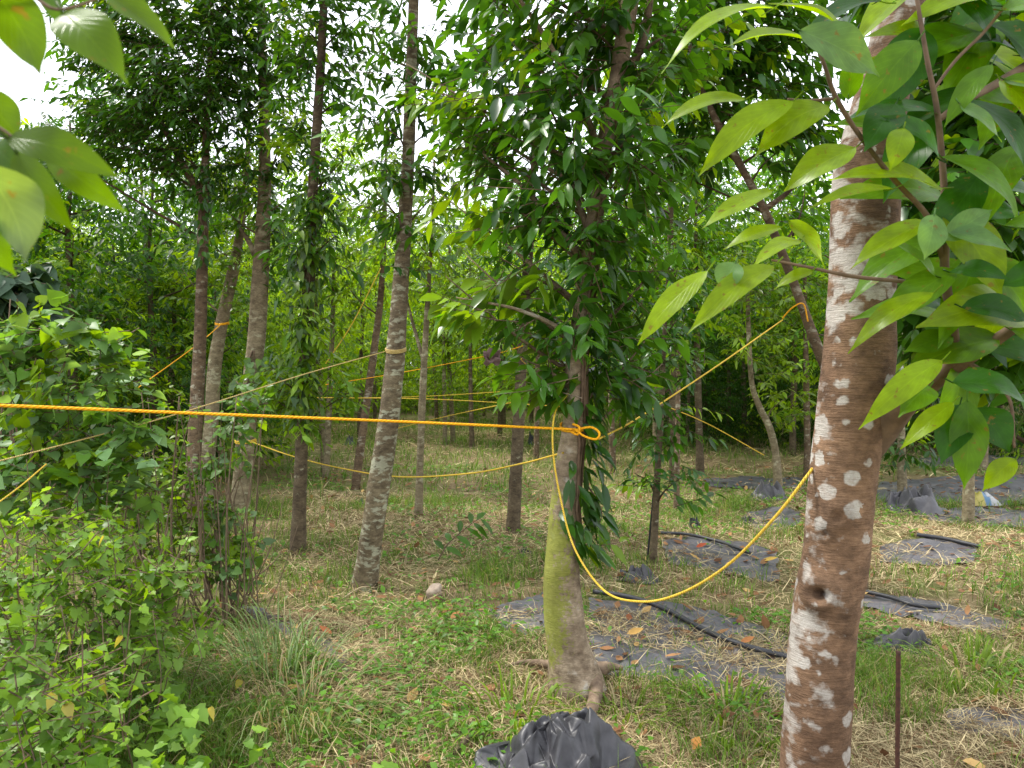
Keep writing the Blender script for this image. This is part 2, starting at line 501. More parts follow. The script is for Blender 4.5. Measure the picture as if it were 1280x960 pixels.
M_ROPE_YELLOW = simple_noise_mat('yellow_rope', (.72, .46, .035), (.82, .58, .09), 60, .7, .2, .9, .002, wave=500)
M_ROPE_PALE = simple_noise_mat('straw_rope', (.55, .38, .11), (.68, .52, .2), 60, .6, .3, .9, .002, wave=420)
M_MAT = mat_weedmat()
M_MAT_SHADED = simple_noise_mat('shaded_mat_fabric', (.03, .03, .034), (.085, .08, .085), 7, .45, .45, .4, .004)  # weed mat fabric darkened; the shade at right is painted into its colour
M_PLASTIC = simple_noise_mat('black_plastic', (.016, .016, .019), (.05, .048, .052), 14, .42, .45, .5, .006)
M_HOSE = simple_noise_mat('black_hose', (.012, .012, .014), (.03, .03, .034), 14, .45, .5)
M_RUST = simple_noise_mat('rusty_rod', (.03, .014, .01), (.085, .035, .022), 60, .8)
M_GROUND = mat_ground()

# tints (linear albedo)
C_DARK = np.array((.018, .066, .008)); C_MID = np.array((.055, .145, .008)); C_LIME = np.array((.18, .30, .008))
C_YELL = np.array((.15, .24, .008)); C_PALE = np.array((.12, .2, .09)); C_BLUE = np.array((.055, .105, .055))


def tints(n, a, b, var=.25, pal=None, pa=.0):
    t = RNG.random(n)[:, None]
    c = a * (1 - t) + b * t
    c = c * (1 + (RNG.random(n)[:, None] - .5) * 2 * var)
    if pal is not None:
        k = RNG.random(n) < pa
        c[k] = pal * (1 + (RNG.random(k.sum())[:, None] - .5) * .4)
    return c


# ------------------------------------------------------------------ foliage
def spray_blob(mleaf, mtwig, c, r, ntw, nl=8, tl=.28, L=.105, W=.036, a=C_DARK, b=C_MID, lime=.06, templ='ellipse', droop=.3,
               axis=None, down=.45, shell=.35):
    """leafy twigs through an ellipsoid: twigs point away from the axis and their leaves hang"""
    c = np.asarray(c, float); r = np.asarray(r, float)
    d = rand_dirs(ntw); q = (shell + (1 - shell) * RNG.random(ntw)) ** .6
    o = c + d * r * q[:, None]
    ax = c if axis is None else np.asarray(axis, float)
    outw = unit((o - ax) * np.array([1, 1, .35]) + RNG.normal(size=(ntw, 3)) * .12)
    td = unit(outw + rand_dirs(ntw) * .55 + np.array([0, 0, .12]))
    tlen = tl * (.6 + .8 * RNG.random(ntw))
    A = o - td * tlen[:, None] * .5; B = o + td * tlen[:, None] * .5
    B[:, 2] -= tlen * .18
    if mtwig is not None: add_twigs(mtwig, A, B, .0035, .0014)
    td = unit(B - A)
    k = np.repeat(np.arange(ntw), nl)
    t = np.tile((np.arange(nl) + .6) / nl, ntw) + RNG.normal(size=ntw * nl) * .04
    base = A[k] + (B - A)[k] * t[:, None]
    sd = unit(np.cross(td, np.array([0, 0, 1.0]) + rand_dirs(ntw) * .5))
    sgn = np.where(np.tile(np.arange(nl) % 2, ntw) == 0, 1.0, -1.0)[:, None]
    D = unit(sd[k] * sgn * .8 + td[k] * (.45 + .5 * t[:, None]) + rand_dirs(ntw * nl) * .35 - np.array([0, 0, down]))
    Nn = unit(np.array([0, 0, 1.0]) + rand_dirs(ntw * nl) * .75)
    tc = tints(ntw, a, b, .3)
    kk = RNG.random(ntw) < lime
    tc[kk] = C_LIME * (1 + (RNG.random(kk.sum())[:, None] - .5) * .4)
    tn = tc[k] * (1 + (RNG.random(ntw * nl)[:, None] - .5) * .4)
    sz = (.45 + .55 * RNG.random(ntw * nl) + .35 * RNG.random(ntw)[k])
    add_leaves(mleaf, base, D, Nn, L * sz, W * sz * (.85 + .3 * RNG.random(ntw * nl)), tn, templ, droop * RNG.random(ntw * nl) * 1.6)


def build_tree(name, label, d, path, blobs, bark, leafkw=None, limbs=(), group=None, sides=14, rows=70, rough=.06, top=None,
               base_z=True, cat='tree', dens=1.0, depth_jit=.5, auto_limbs=True, leafmat=None, nofoot=False):
    """path: (px, py, width px) bottom to top in the plane d metres away; blobs: (px, py, rx, ry[, depth offset])"""
    g = G(path[0][0], path[0][1]) if d is None else None
    if d is None: d = float(np.dot(g - CAM, FW))
    pts = [P(x, y, d) for x, y, w in path]; rad = [w / F * d / 2 for x, y, w in path]
    # carry the foot down into the soil
    z0 = float(H(pts[0][0], pts[0][1]))
    if pts[0][2] > z0 + .02 and not nofoot:
        v = pts[0] - pts[1]; v = v / max(abs(v[2]), 1e-3) * (pts[0][2] - z0) * .9
        foot = pts[0] + np.array([v[0] * .4, v[1] * .4, -(pts[0][2] - z0)])
        pts.insert(0, foot); rad.insert(0, rad[0] * 1.12)
    rootp = pts[0].copy(); rootp[2] = z0
    root = empty(name, rootp)
    tag(root, label, cat, group)
    pts.insert(0, pts[0] + np.array([0, 0, -.12])); rad.insert(0, rad[0] * 1.15)
    rad[1] *= 1.12
    q, rr = smooth_path(pts, rows, rad)
    sd = RNG.integers(1, 900)
    mt = MB(); add_tube(mt, q, rr, sides, rough, int(sd))
    ml = MB(); mw = mt
    kw = dict(L=.105, W=.037); kw.update(leafkw or {})
    den = kw.pop('den', 1.0) * dens
    for bl in blobs:
        px, py, rx, ry = bl[:4]; off = bl[4] if len(bl) > 4 else 0
        kk = dict(kw); kk.update(bl[5] if len(bl) > 5 else {})
        c = P(px, py, d + off); r = np.array([rx / F * d, min(rx, ry) / F * d * .9 + .12, ry / F * d])
        vol = r[0] * r[1] * r[2] * 4.19
        ntw = int(max(6, den * kk.pop('m', 1.0) * 165 * vol ** .72))
        i = int(np.argmin(np.abs(q[:, 2] - (c[2] - .1))))
        spray_blob(ml, mw, c, r, ntw, axis=q[i], **kk)
        if auto_limbs:
            j = int(np.argmin(np.abs(q[:, 2] - (c[2] - .5 * np.hypot(*(c - q[i])[:2]) - .1))))
            st = q[j]; ln = np.linalg.norm(c - st)
            if ln > .15:
                mid = (st + c) / 2 + np.array([RNG.normal() * .06, RNG.normal() * .06, .04 - .02 * ln])
                pp = smooth_path([st, mid, c + (c - st) * .35], 8)
                r0 = min(rr[j] * .4, .008 + .008 * ln)
                add_tube(mt, pp, np.linspace(r0, .0025, 8), 5, tint=(.32, .3, .28))
    for lb in limbs:
        lp, lr = smooth_path([P(x, y, d + o) for x, y, w, o in lb], 16, [w / F * d / 2 for x, y, w, o in lb])
        add_tube(mt, lp, lr, 8, rough * .6, 3)
    mt.build('trunk', bark, root, offset=rootp)
    if ml.n: ml.build('crown', leafmat or M_LEAF, root, offset=rootp)
    return root, q, rr, d


def nearest(q, p):
    return int(np.argmin(np.linalg.norm(q - p, axis=1)))

# ------------------------------------------------------------------ ground
def build_ground():
    xs = np.concatenate([-np.geomspace(400, 14, 14), np.linspace(-13, 14, 190), np.geomspace(15, 400, 14)])
    ys = np.concatenate([[-60, -20, -8], np.linspace(-3, 26, 210), np.geomspace(27, 600, 16)])
    X, Y = np.meshgrid(xs, ys)
    V = np.stack([X, Y, H(X, Y)], -1).reshape(-1, 3)
    idx = np.arange(len(V)).reshape(X.shape)
    f4 = np.stack([idx[:-1, :-1], idx[:-1, 1:], idx[1:, 1:], idx[1:, :-1]], -1).reshape(-1, 4)
    mb = MB(); mb.add(V, None, f4)
    o = mb.build('ground', M_GROUND); tag(o, kind='structure')
build_ground()


# ------------------------------------------------------------------ weed mats
MATS = []   # polygons on the ground (x, y), used to keep the grass thin there

def weed_mat(label, up, lo, n=60, m=26, wr=.008, group='black weed mats lying on the ground', lift=.012, edge=.02):
    A = smooth_path([G(x, y) for x, y in up], n); B = smooth_path([G(x, y) for x, y in lo], n)
    t = np.linspace(0, 1, m)[:, None, None]
    V = A[None] * (1 - t) + B[None] * t
    sd = len(MATS) * 17 + 3
    ed = np.minimum(np.arange(m), np.arange(m)[::-1])[:, None] < 2
    jx = (fnoise(V[..., 0] * 6, V[..., 1] * 6, sd) - .5) * edge * 3; jy = (fnoise(V[..., 0] * 6, V[..., 1] * 6, sd + 4) - .5) * edge * 3
    V[..., 0] += jx; V[..., 1] += jy
    x, y = V[..., 0], V[..., 1]
    rid = 1 - np.abs(fnoise(x * 1.7 + y * .9, y * 4.5 - x * .6, sd + 8) - .5) * 2
    rid2 = 1 - np.abs(fnoise(x * 5 - y * 2, y * 7 + x, sd + 15) - .5) * 2
    V[..., 2] = H(x, y) + lift + np.clip(rid - .72, 0, 1) * wr * 9 + np.clip(rid2 - .75, 0, 1) * wr * 2.5
    V[..., 2] -= np.where(ed, lift * .8, 0)
    idx = np.arange(n * m).reshape(m, n)
    f4 = np.stack([idx[:-1, :-1], idx[1:, :-1], idx[1:, 1:], idx[:-1, 1:]], -1).reshape(-1, 4)
    c = V.reshape(-1, 3).mean(0); c[2] = float(H(c[0], c[1]))
    mb = MB(); mb.add(V, None, f4)
    o = mb.build('weed_mat', M_MAT, offset=c)
    tag(o, label, 'weed mat', group)
    MATS.append(np.concatenate([A[:, :2], B[::-1, :2]]))
    return o


weed_mat('wide dusty black weed mat behind the mossy trunk, crossed by a black hose',
         [(735, 752), (800, 752), (870, 762), (925, 778), (1000, 800)], [(735, 850), (800, 850), (860, 860), (930, 872), (1010, 878)], 80, 40)
weed_mat('small torn weed mat patch just left of the mossy trunk', [(612, 765), (650, 752), (690, 742)], [(628, 792), (660, 796), (700, 788)])
weed_mat('weed mat strip with a hose running from the thin sapling towards the spotted trunk',
         [(826, 676), (870, 672), (925, 680), (970, 690)], [(836, 706), (880, 712), (920, 722), (975, 728)])
weed_mat('long narrow weed mat strip right of the spotted trunk, above the folded mat',
         [(1078, 744), (1130, 748), (1180, 758), (1262, 778)], [(1078, 762), (1120, 770), (1175, 782), (1255, 806)])
weed_mat('weed mat strip with a rolled edge, below the raised fold at right',
         [(1098, 684), (1150, 674), (1222, 682)], [(1100, 704), (1150, 708), (1215, 706)])
weed_mat('large flat weed mat at the right edge behind the pale slim trunk', [(1100, 604), (1180, 596), (1320, 590)], [(1095, 628), (1180, 630), (1330, 634)])
weed_mat('flat weed mat at the right edge in front of the yellow and blue sack', [(1170, 640), (1230, 636), (1330, 638)], [(1160, 652), (1230, 658), (1330, 664)])
weed_mat('farthest weed mat under the dark trees at the right edge', [(1150, 574), (1230, 570), (1330, 568)], [(1150, 584), (1230, 584), (1330, 584)])
weed_mat('small weed mat scrap between straw, left of the spotted trunk by the brown leaves', [(932, 642), (970, 636), (1000, 640)], [(925, 656), (965, 662), (1000, 658)])
weed_mat('distant weed mat strip beside the forked trunk', [(880, 600), (930, 596), (1005, 598)], [(880, 608), (930, 612), (1005, 612)])
weed_mat('weed mat half buried in grass at the foot of the bare brown stems', [(296, 762), (330, 764), (372, 786)], [(318, 778), (344, 792), (372, 806)])
weed_mat('weed mat corner showing between the long arching grass and the straw', [(384, 800), (410, 800), (436, 818)], [(392, 818), (414, 836), (440, 852)])
weed_mat('pale scrap of weed mat under straw in the bottom right corner', [(1180, 890), (1230, 885), (1300, 890)], [(1180, 915), (1230, 925), (1300, 930)])

def folded_heap(name, label, cat, peak, rim, mat, lobes=(), rays=30, steps=7, amp=.035, seed=1, rise=.9):
    """crumpled sheet: facets between ridge and valley folds that run from a peak down to an irregular rim"""
    rg = np.random.default_rng(seed)
    peak = np.asarray(peak, float); rim = [np.asarray(r, float) for r in rim]
    Rm = smooth_path(rim + [rim[0]], rays + 1)[:-1]
    Rm[:, :2] += rg.normal(size=(rays, 2)) * .012
    V = []
    ridge = np.where(np.arange(rays) % 2 == 0, 1.0, -1.0) * (.1 + 1.2 * rg.random(rays) ** 1.5)
    span = float(np.linalg.norm(Rm[:, :2] - peak[:2], axis=1).mean())
    patch = rg.normal(size=(steps + 1, rays)); patch = (patch + np.roll(patch, 1, 1)) * .7
    twist = rg.normal(size=steps + 1) * .05 * span
    for i in range(1, steps + 1):
        r = i / steps
        for j in range(rays):
            k = Rm[j] - peak
            p = peak + k * r
            zg = float(H(p[0], p[1])) + .006
            z = zg + (peak[2] - zg) * (1 - r) ** rise
            for (lx, ly, lz, ls) in lobes: z += lz * math.exp(-((p[0] - lx) ** 2 + (p[1] - ly) ** 2) / (ls * ls)) * (1 - r ** 4)
            e = math.sin(math.pi * min(r, .97)) ** .7
            z += (ridge[j] * (.35 + .65 * math.sin(j * 1.7 + i * .9)) + patch[i, j] * .75) * amp * e
            if r < 1:
                p = p + rg.normal(size=3) * np.array([.045, .045, .0]) * span * (.3 + r)
            V.append((p[0], p[1], max(z, zg)))
    V.append(tuple(peak))
    idx = np.arange(rays * steps).reshape(steps, rays); f3 = []
    top = rays * steps
    for j in range(rays): f3.append((top, idx[0, j], idx[0, (j + 1) % rays]))
    for i in range(steps - 1):
        for j in range(rays):
            a_, b_, c_, d_ = idx[i, j], idx[i, (j + 1) % rays], idx[i + 1, (j + 1) % rays], idx[i + 1, j]
            if (i + j) % 2: f3 += [(a_, d_, c_), (a_, c_, b_)]
            else: f3 += [(a_, d_, b_), (b_, d_, c_)]
    mb = MB(); mb.add(V, f3)
    c = np.array([peak[0], peak[1], float(H(peak[0], peak[1]))])
    o = mb.build(name, mat, offset=c)
    cr = o.data.attributes.new('crease_edge', 'FLOAT', 'EDGE')
    ne = len(o.data.edges); cr.data.foreach_set('value', np.where(rg.random(ne) < .3, .25 + .45 * rg.random(ne), 0.0).astype(np.float32))
    sb = o.modifiers.new('soften', 'SUBSURF'); sb.levels = 3; sb.render_levels = 3
    tag(o, label, cat)
    return o
def heap_at(name, label, cat, px, py, wpx, hgt, dep, seed, mat, amp=.3):
    c = G(px, py); d = float(np.dot(c - CAM, FW)); rx = wpx / F * d / 2; ry = rx * dep
    rg = np.random.default_rng(seed)
    rim = [ground_at(c[0] + math.cos(t) * rx * rg.uniform(.7, 1.15), c[1] + math.sin(t) * ry * rg.uniform(.7, 1.15)) for t in np.linspace(0, 2 * math.pi, 10)[:-1]]
    pk = c + np.array([rx * rg.uniform(-.35, .35), ry * rg.uniform(-.2, .3), hgt * .8])
    return folded_heap(name, label, cat, pk, rim, mat, [(c[0] + rx * .45 * (1 if pk[0] < c[0] else -1), c[1] - ry * .1, hgt * .35, rx * .35)], 19, 8, hgt * amp * 1.3, seed, 1.25)
folded_heap('plastic_sheet', 'crumpled shiny black plastic sheet in the foreground below the mossy trunk', 'plastic sheet', P(688, 900, 3.02),
            [G(590, 958), G(600, 1010), G(660, 1040), G(740, 1050), G(806, 1015), G(806, 955), G(775, 928), G(720, 922), G(660, 930)], M_PLASTIC,
            [(*P(772, 930, 3.02)[:2], .115, .10), (*P(735, 930, 3.05)[:2], .05, .10), (*P(700, 940, 2.95)[:2], .03, .09)], 30, 12, .042, 5, .9)
heap_at('folded_mat', 'folded black weed mat heap right of the spotted trunk near the rusty rod', 'weed mat', 1128, 812, 105, 0.128, .75, 21, M_MAT_SHADED)
heap_at('crumpled_mat', 'crumpled black weed mat with a raised fold on the large mat at right', 'weed mat', 1140, 640, 105, 0.272, .7, 22, M_MAT_SHADED)
heap_at('crumpled_mat', 'low crumpled weed mat in front of the forked trunk', 'weed mat', 962, 624, 62, 0.192, .8, 23, M_MAT_SHADED)
heap_at('crumpled_mat', 'crumpled dark mat at the foot of the dark sapling', 'weed mat', 800, 726, 60, 0.128, .8, 24, M_MAT_SHADED)
heap_at('crumpled_mat', 'small dark plastic lump in the grass beside the foot of the slim grey tree', 'weed mat', 655, 692, 22, 0.056, .8, 25, M_PLASTIC)
heap_at('crumpled_mat', 'little black plastic lump left of the forked trunk', 'weed mat', 868, 662, 22, 0.128, .8, 26, M_PLASTIC)
heap_at('crumpled_mat', 'bent scrap of black mat with a brown leaf, left of the spotted trunk', 'weed mat', 932, 655, 26, 0.080, .8, 27, M_PLASTIC)
heap_at('crumpled_mat', 'grey plastic bundle at the foot of the lichen trunk neighbour', 'weed mat', 452, 632, 12, 0.096, .8, 28, M_MAT)
heap_at('crumpled_mat', 'grey plastic bundle lying far off between two thin left trunks', 'weed mat', 438, 556, 18, 0.176, .8, 29, M_MAT)
heap_at('crumpled_mat', 'black plastic lump far off beside the bright lane of grass', 'weed mat', 664, 556, 12, 0.240, .8, 30, M_PLASTIC)


def in_mats(x, y):
    ins = np.zeros(len(x), bool)
    for poly in MATS:
        x0, y0 = poly.min(0); x1, y1 = poly.max(0)
        k = np.where((x >= x0) & (x <= x1) & (y >= y0) & (y <= y1) & ~ins)[0]
        if not len(k): continue
        c = np.zeros(len(k), bool)
        for i in range(len(poly)):
            xa, ya = poly[i]; xb, yb = poly[i - 1]
            if ya == yb: continue
            c ^= ((ya > y[k]) != (yb > y[k])) & (x[k] < (xb - xa) * (y[k] - ya) / (yb - ya) + xa)
        ins[k] |= c
    return ins

# hoses on the mats
def ground_tube(name, label, cat, pxs, r, mat, lift=.0, n=60, group=None):
    q = smooth_path([G(x, y) for x, y in pxs], n)
    q[:, 2] = H(q[:, 0], q[:, 1]) + lift + r
    c = q[0].copy()
    mb = MB(); add_tube(mb, q, r, 8)
    o = mb.build(name, mat, offset=c); tag(o, label, cat, group)
    return o
ground_tube('irrigation_hose', 'black hose snaking over the wide mat behind the mossy trunk', 'hose',
            [(742, 748), (790, 756), (835, 772), (872, 793), (920, 814), (985, 832)], .017, M_HOSE, .03)
ground_tube('irrigation_hose', 'black hose on the mat strip between the thin sapling and the spotted trunk', 'hose',
            [(826, 672), (860, 674), (895, 682), (938, 698)], .015, M_HOSE, .03)
ground_tube('irrigation_hose', 'thin black hose along the upper edge of the strip right of the spotted trunk', 'hose',
            [(1146, 675), (1180, 680), (1224, 690)], .018, M_HOSE, .03)
ground_tube('irrigation_hose', 'dark hose along the long narrow strip beside the rusty rod', 'hose',
            [(1080, 747), (1110, 754), (1140, 764), (1175, 768)], .015, M_HOSE, .03)

# ------------------------------------------------------------------ the trees
# 1 the spotted trunk at right, nearest to the camera
def big_tree():
    d = 2.2
    prof = [(1006, 1130, 92), (1012, 1040, 86), (1018, 960, 82), (1023, 880, 79), (1028, 800, 78), (1036, 745, 79), (1044, 700, 79), (1053, 600, 78), (1064, 520, 82),
            (1073, 450, 84), (1076, 380, 80), (1080, 300, 80), (1083, 220, 78), (1095, 150, 68), (1107, 100, 62), (1117, 60, 60), (1126, 0, 58), (1140, -120, 54), (1150, -300, 46), (1160, -600, 34)]
    pts = [P(x, y, d) for x, y, w in prof]; rad = [w / F * d / 2 for x, y, w in prof]
    rootp = pts[0].copy(); rootp[2] = float(H(rootp[0], rootp[1]))
    if pts[0][2] > rootp[2] - .1:
        pts.insert(0, np.array([pts[0][0], pts[0][1], rootp[2] - .15])); rad.insert(0, rad[0] * 1.1)
    root = empty('spotted_tree', rootp)
    tag(root, 'tree with a brown trunk spotted by white lichen, nearest at right with big leaves', 'tree')
    q, rr = smooth_path(pts, 360, rad)
    mt = MB()
    sides = 64
    V0 = len(mt.v)
    add_tube(mt, q, rr, sides, .045, 12)
    V = mt.v[-1]
    # knots: ring-shaped swellings with a hollow
    for (kx, ky, r0, amp) in ((1048, 645, .022, .02), (1026, 742, .03, .034), (1032, 666, .016, .010), (1044, 205, .022, .02), (1040, 415, .02, .008), (1066, 780, .03, .006)):
        v = unit(P(kx, ky, 1.0) - CAM)
        i = np.argmin(np.linalg.norm(np.cross(q - CAM, v), axis=1)); k = CAM + v * (np.linalg.norm(q[i] - CAM) - rr[i] * .92)
        dist = np.linalg.norm(V - k, axis=1)
        axis_pt = q[np.clip(np.searchsorted(-np.arange(len(q)), 0), 0, 0)]
        nrm = unit(V - q[np.minimum(np.repeat(np.arange(len(q)), sides), len(q) - 1).tolist() + [0, len(q) - 1]])
        f = amp * (np.exp(-(dist / (r0 * 1.7)) ** 2) - 1.75 * np.exp(-(dist / (r0 * .55)) ** 2))
        V += nrm * f[:, None]
        mt.c[-1] *= (1 - .68 * np.exp(-(dist / (r0 * .55)) ** 2) - .25 * np.exp(-((dist - r0 * 1.3) / (r0 * .5)) ** 2))[:, None]  # hollows darkened through the tint, recess shade painted in
    mt.v[-1] = V
    mt.build('trunk', M_BARK_BIG, root, offset=rootp)
    # heavy fork to the right, its shoots
    BRS = []
    def br(name, seq, mat=M_TWIG, sides=12, n=40):
        lp, lr = smooth_path([P(x, y, dd) for x, y, w, dd in seq], n, [w / F * dd / 2 for x, y, w, dd in seq])
        mb = MB(); add_tube(mb, lp, lr, sides, .05, 5)
        o = mb.build(name, mat, root, offset=rootp)
        BRS.append((o, lp))
        return lp
    br('branch', [(1078, 560, 50, 2.2), (1100, 525, 58, 2.18), (1130, 495, 44, 2.1), (1170, 470, 30, 2.0), (1205, 450, 20, 1.9), (1245, 425, 15, 1.85), (1300, 388, 13, 1.8)], M_TWIG, 20)
    br('branch', [(1162, 478, 14, 2.0), (1188, 455, 15, 1.92), (1192, 420, 13, 1.85), (1181, 340, 11, 1.8), (1182, 270, 9, 1.78), (1173, 150, 7, 1.75), (1160, 80, 6, 1.72), (1148, 10, 5, 1.7), (1140, -40, 4, 1.7)])
    br('branch', [(1181, 330, 8, 1.8), (1160, 272, 7, 1.76), (1118, 225, 6.5, 1.7), (1075, 170, 6, 1.66), (1045, 122, 6, 1.62), (1030, 80, 5, 1.6), (1015, 40, 4, 1.6)])
    br('branch', [(1183, 360, 7, 1.82), (1130, 352, 5, 1.75), (1070, 346, 5, 1.7), (1010, 334, 4, 1.65), (965, 325, 3, 1.62)])
    br('branch', [(1173, 150, 8, 1.76), (1200, 130, 8, 1.76), (1240, 108, 10, 1.8), (1300, 72, 12, 1.84)])
    br('branch', [(1165, 115, 4, 1.74), (1195, 75, 4, 1.74), (1230, 40, 4, 1.74), (1262, 0, 4, 1.74)])
    br('branch', [(1046, 123, 4.5, 1.64), (1010, 126, 4, 1.62), (985, 124, 3, 1.6)])
    br('branch', [(1205, 450, 7, 1.9), (1235, 470, 5, 1.85), (1262, 500, 4, 1.82), (1268, 560, 3, 1.82)])
    # leaves: (base, tip, width px, depth, kind)
    Lm, D_, Pl, Md = 'lime', 'dark', 'pale', 'mid'
    lv = [(968, 10, 826, 92, 34, 1.55, Lm), (1008, 50, 905, 60, 30, 1.62, Lm), (1000, 38, 1099, 96, 62, 1.52, Pl), (1148, 50, 1069, 146, 40, 1.58, Md), (932, 124, 827, 160, 24, 1.6, Lm),
          (992, 126, 872, 222, 34, 1.56, Lm), (1036, 132, 943, 197, 38, 1.6, Lm), (1070, 184, 980, 240, 42, 1.66, Lm), (1117, 236, 1008, 262, 15, 1.62, Lm), (966, 238, 877, 286, 26, 1.72, Lm),
          (986, 276, 1031, 337, 40, 1.68, Lm), (977, 284, 904, 312, 22, 1.7, Lm), (885, 338, 797, 432, 28, 1.55, Lm), (968, 332, 859, 418, 28, 1.55, Lm), (920, 328, 903, 366, 34, 1.53, Pl),
          (1016, 338, 968, 362, 18, 1.62, Lm), (1160, 277, 1062, 337, 32, 1.6, Lm), (1167, 366, 1060, 442, 26, 1.65, Lm), (1178, 450, 1073, 537, 27, 1.66, Lm), (1163, 483, 1123, 522, 30, 1.7, Md),
          (1190, 478, 1287, 506, 56, 1.66, D_), (1192, 503, 1125, 562, 22, 1.78, Lm), (1200, 506, 1176, 580, 40, 1.8, D_), (1209, 500, 1205, 612, 34, 1.78, Md), (1216, 510, 1262, 566, 44, 1.8, D_),
          (1270, 574, 1228, 614, 26, 1.7, Lm), (1202, 384, 1290, 402, 34, 1.68, D_), (1170, 345, 1110, 300, 26, 1.7, Md), (1060, 40, 960, 5, 34, 1.6, Lm), (1110, 4, 1010, -18, 30, 1.55, Lm),
          (1060, 125, 1068, 60, 26, 1.7, Md), (1120, 130, 1080, 190, 36, 1.68, D_), (1168, 268, 1155, 325, 34, 1.55, Pl), (1130, 160, 1112, 215, 30, 1.62, Lm), (1175, 200, 1100, 145, 34, 1.66, D_),
          (1180, 300, 1240, 262, 26, 1.66, Pl), (1185, 290, 1265, 315, 24, 1.66, Pl), (1186, 340, 1262, 350, 30, 1.7, D_), (1190, 392, 1120, 380, 34, 1.86, D_), (1192, 420, 1130, 440, 30, 1.84, Md),
          (1000, 300, 940, 335, 24, 1.66, Lm), (1240, 80, 1180, 160, 24, 1.66, Md), (1276, 70, 1190, 60, 40, 1.85, D_), (1250, 100, 1296, 160, 34, 1.7, Lm), (1200, 130, 1252, 178, 28, 1.66, Pl)]
    # shoots that fill the right edge
    shoots = [((1182, 300), (1173, 150)), ((1173, 150), (1150, 10)), ((1173, 148), (1300, 72)), ((1205, 450), (1300, 388)), ((1185, 345), (1290, 250)), ((1190, 400), (1290, 330)), ((1195, 75), (1262, 0)),
              ((1180, 250), (1285, 170)), ((1240, 30), (1290, -40)), ((1100, 0), (1200, -30))]
    for (a, b) in shoots:
        for k in range(5):
            t = (k + .5 * random.random()) / 5
            x = a[0] + (b[0] - a[0]) * t; y = a[1] + (b[1] - a[1]) * t
            sg = 1 if k % 2 else -1
            ang = random.uniform(-.2, 1.25)
            ln = random.uniform(108, 150)
            lv.append((x, y, x + sg * math.cos(ang) * ln, y + math.sin(ang) * ln, random.uniform(34, 56), random.uniform(1.70, 2.0), random.choice([D_, D_, Md, Lm, Md])))
    tc = {Lm: (.165, .262, .002), D_: (.024, .088, .006), Pl: (.11, .21, .07), Md: (.08, .18, .006)}  # lime: young leaves, their tint also brightened for a backlit look
    cnt = 0
    for (bx, by, tx, ty, w, dd, kind) in lv[:100]:
        own = min(BRS, key=lambda q_: float(np.linalg.norm(q_[1] - P(bx, by, dd), axis=1).min()))[0]
        big_leaf(own, rootp, P(bx, by, dd), P(tx, ty, dd + random.uniform(-.07, .03)), w / F * dd, np.array(tc[kind]) * random.uniform(.82, 1.18), kind)
    return root, q, rr


def big_leaf(root, rootp, b, t, w, tint, kind='lime', nrm=None):
    n, m = 14, 7
    D = t - b; L = np.linalg.norm(D); D = D / L
    if nrm is None:
        nrm = np.array([random.uniform(-.35, .35), -.75, .75 if kind != 'pale' else .35])
    S = unit(np.cross(D, nrm)); Nn = np.cross(S, D)
    if Nn[2] < 0: Nn = -Nn
    a = np.linspace(0, 1, n)
    wid = np.sin(math.pi * np.clip(a, 0, 1) ** .82) ** .8 * (1 - .35 * a ** 3) * .56
    wid[-3:] *= np.array([.9, .62, .0]); wid[0] = .0
    wid = np.maximum(wid * (1.16 if w / L < .42 else 1.0), .012)
    s = np.linspace(-1, 1, m)
    bow = random.uniform(.06, .16)
    curl = random.uniform(.1, .3); ph = random.uniform(0, 6); tw = random.uniform(-.5, .5)
    V = np.zeros((n, m, 3)); UV = np.zeros((n, m, 2))
    for i in range(n):
        ca, sa = math.cos(tw * a[i]), math.sin(tw * a[i])
        S2 = S * ca + Nn * sa; N2 = Nn * ca - S * sa
        for j in range(m):
            sw = s[j] * wid[i] * w
            h = abs(s[j]) * wid[i] * w * curl + math.sin(a[i] * 11 + ph + (2 if s[j] > 0 else 0)) * .035 * w * abs(s[j])
            V[i, j] = b + D * L * a[i] + Nn * (math.sin(math.pi * a[i]) * bow * L) + S2 * sw + N2 * h
            UV[i, j] = (a[i], .5 + s[j] * .5)
    idx = np.arange(n * m).reshape(n, m)
    f4 = np.stack([idx[:-1, :-1], idx[:-1, 1:], idx[1:, 1:], idx[1:, :-1]], -1).reshape(-1, 4)
    mb = MB(); mb.add(V, None, f4, np.tile(tint, (n * m, 1)), UV)
    # petiole
    add_tube(mb, [b - D * L * .1 + np.array([0, 0, .004]), b, b + D * L * .12], [.0018, .0016, .0008], 5, tint=tint * .8)
    mb.build('leaf', M_LEAF_BIG, root, offset=rootp)

BIG, BQ, BR = big_tree()

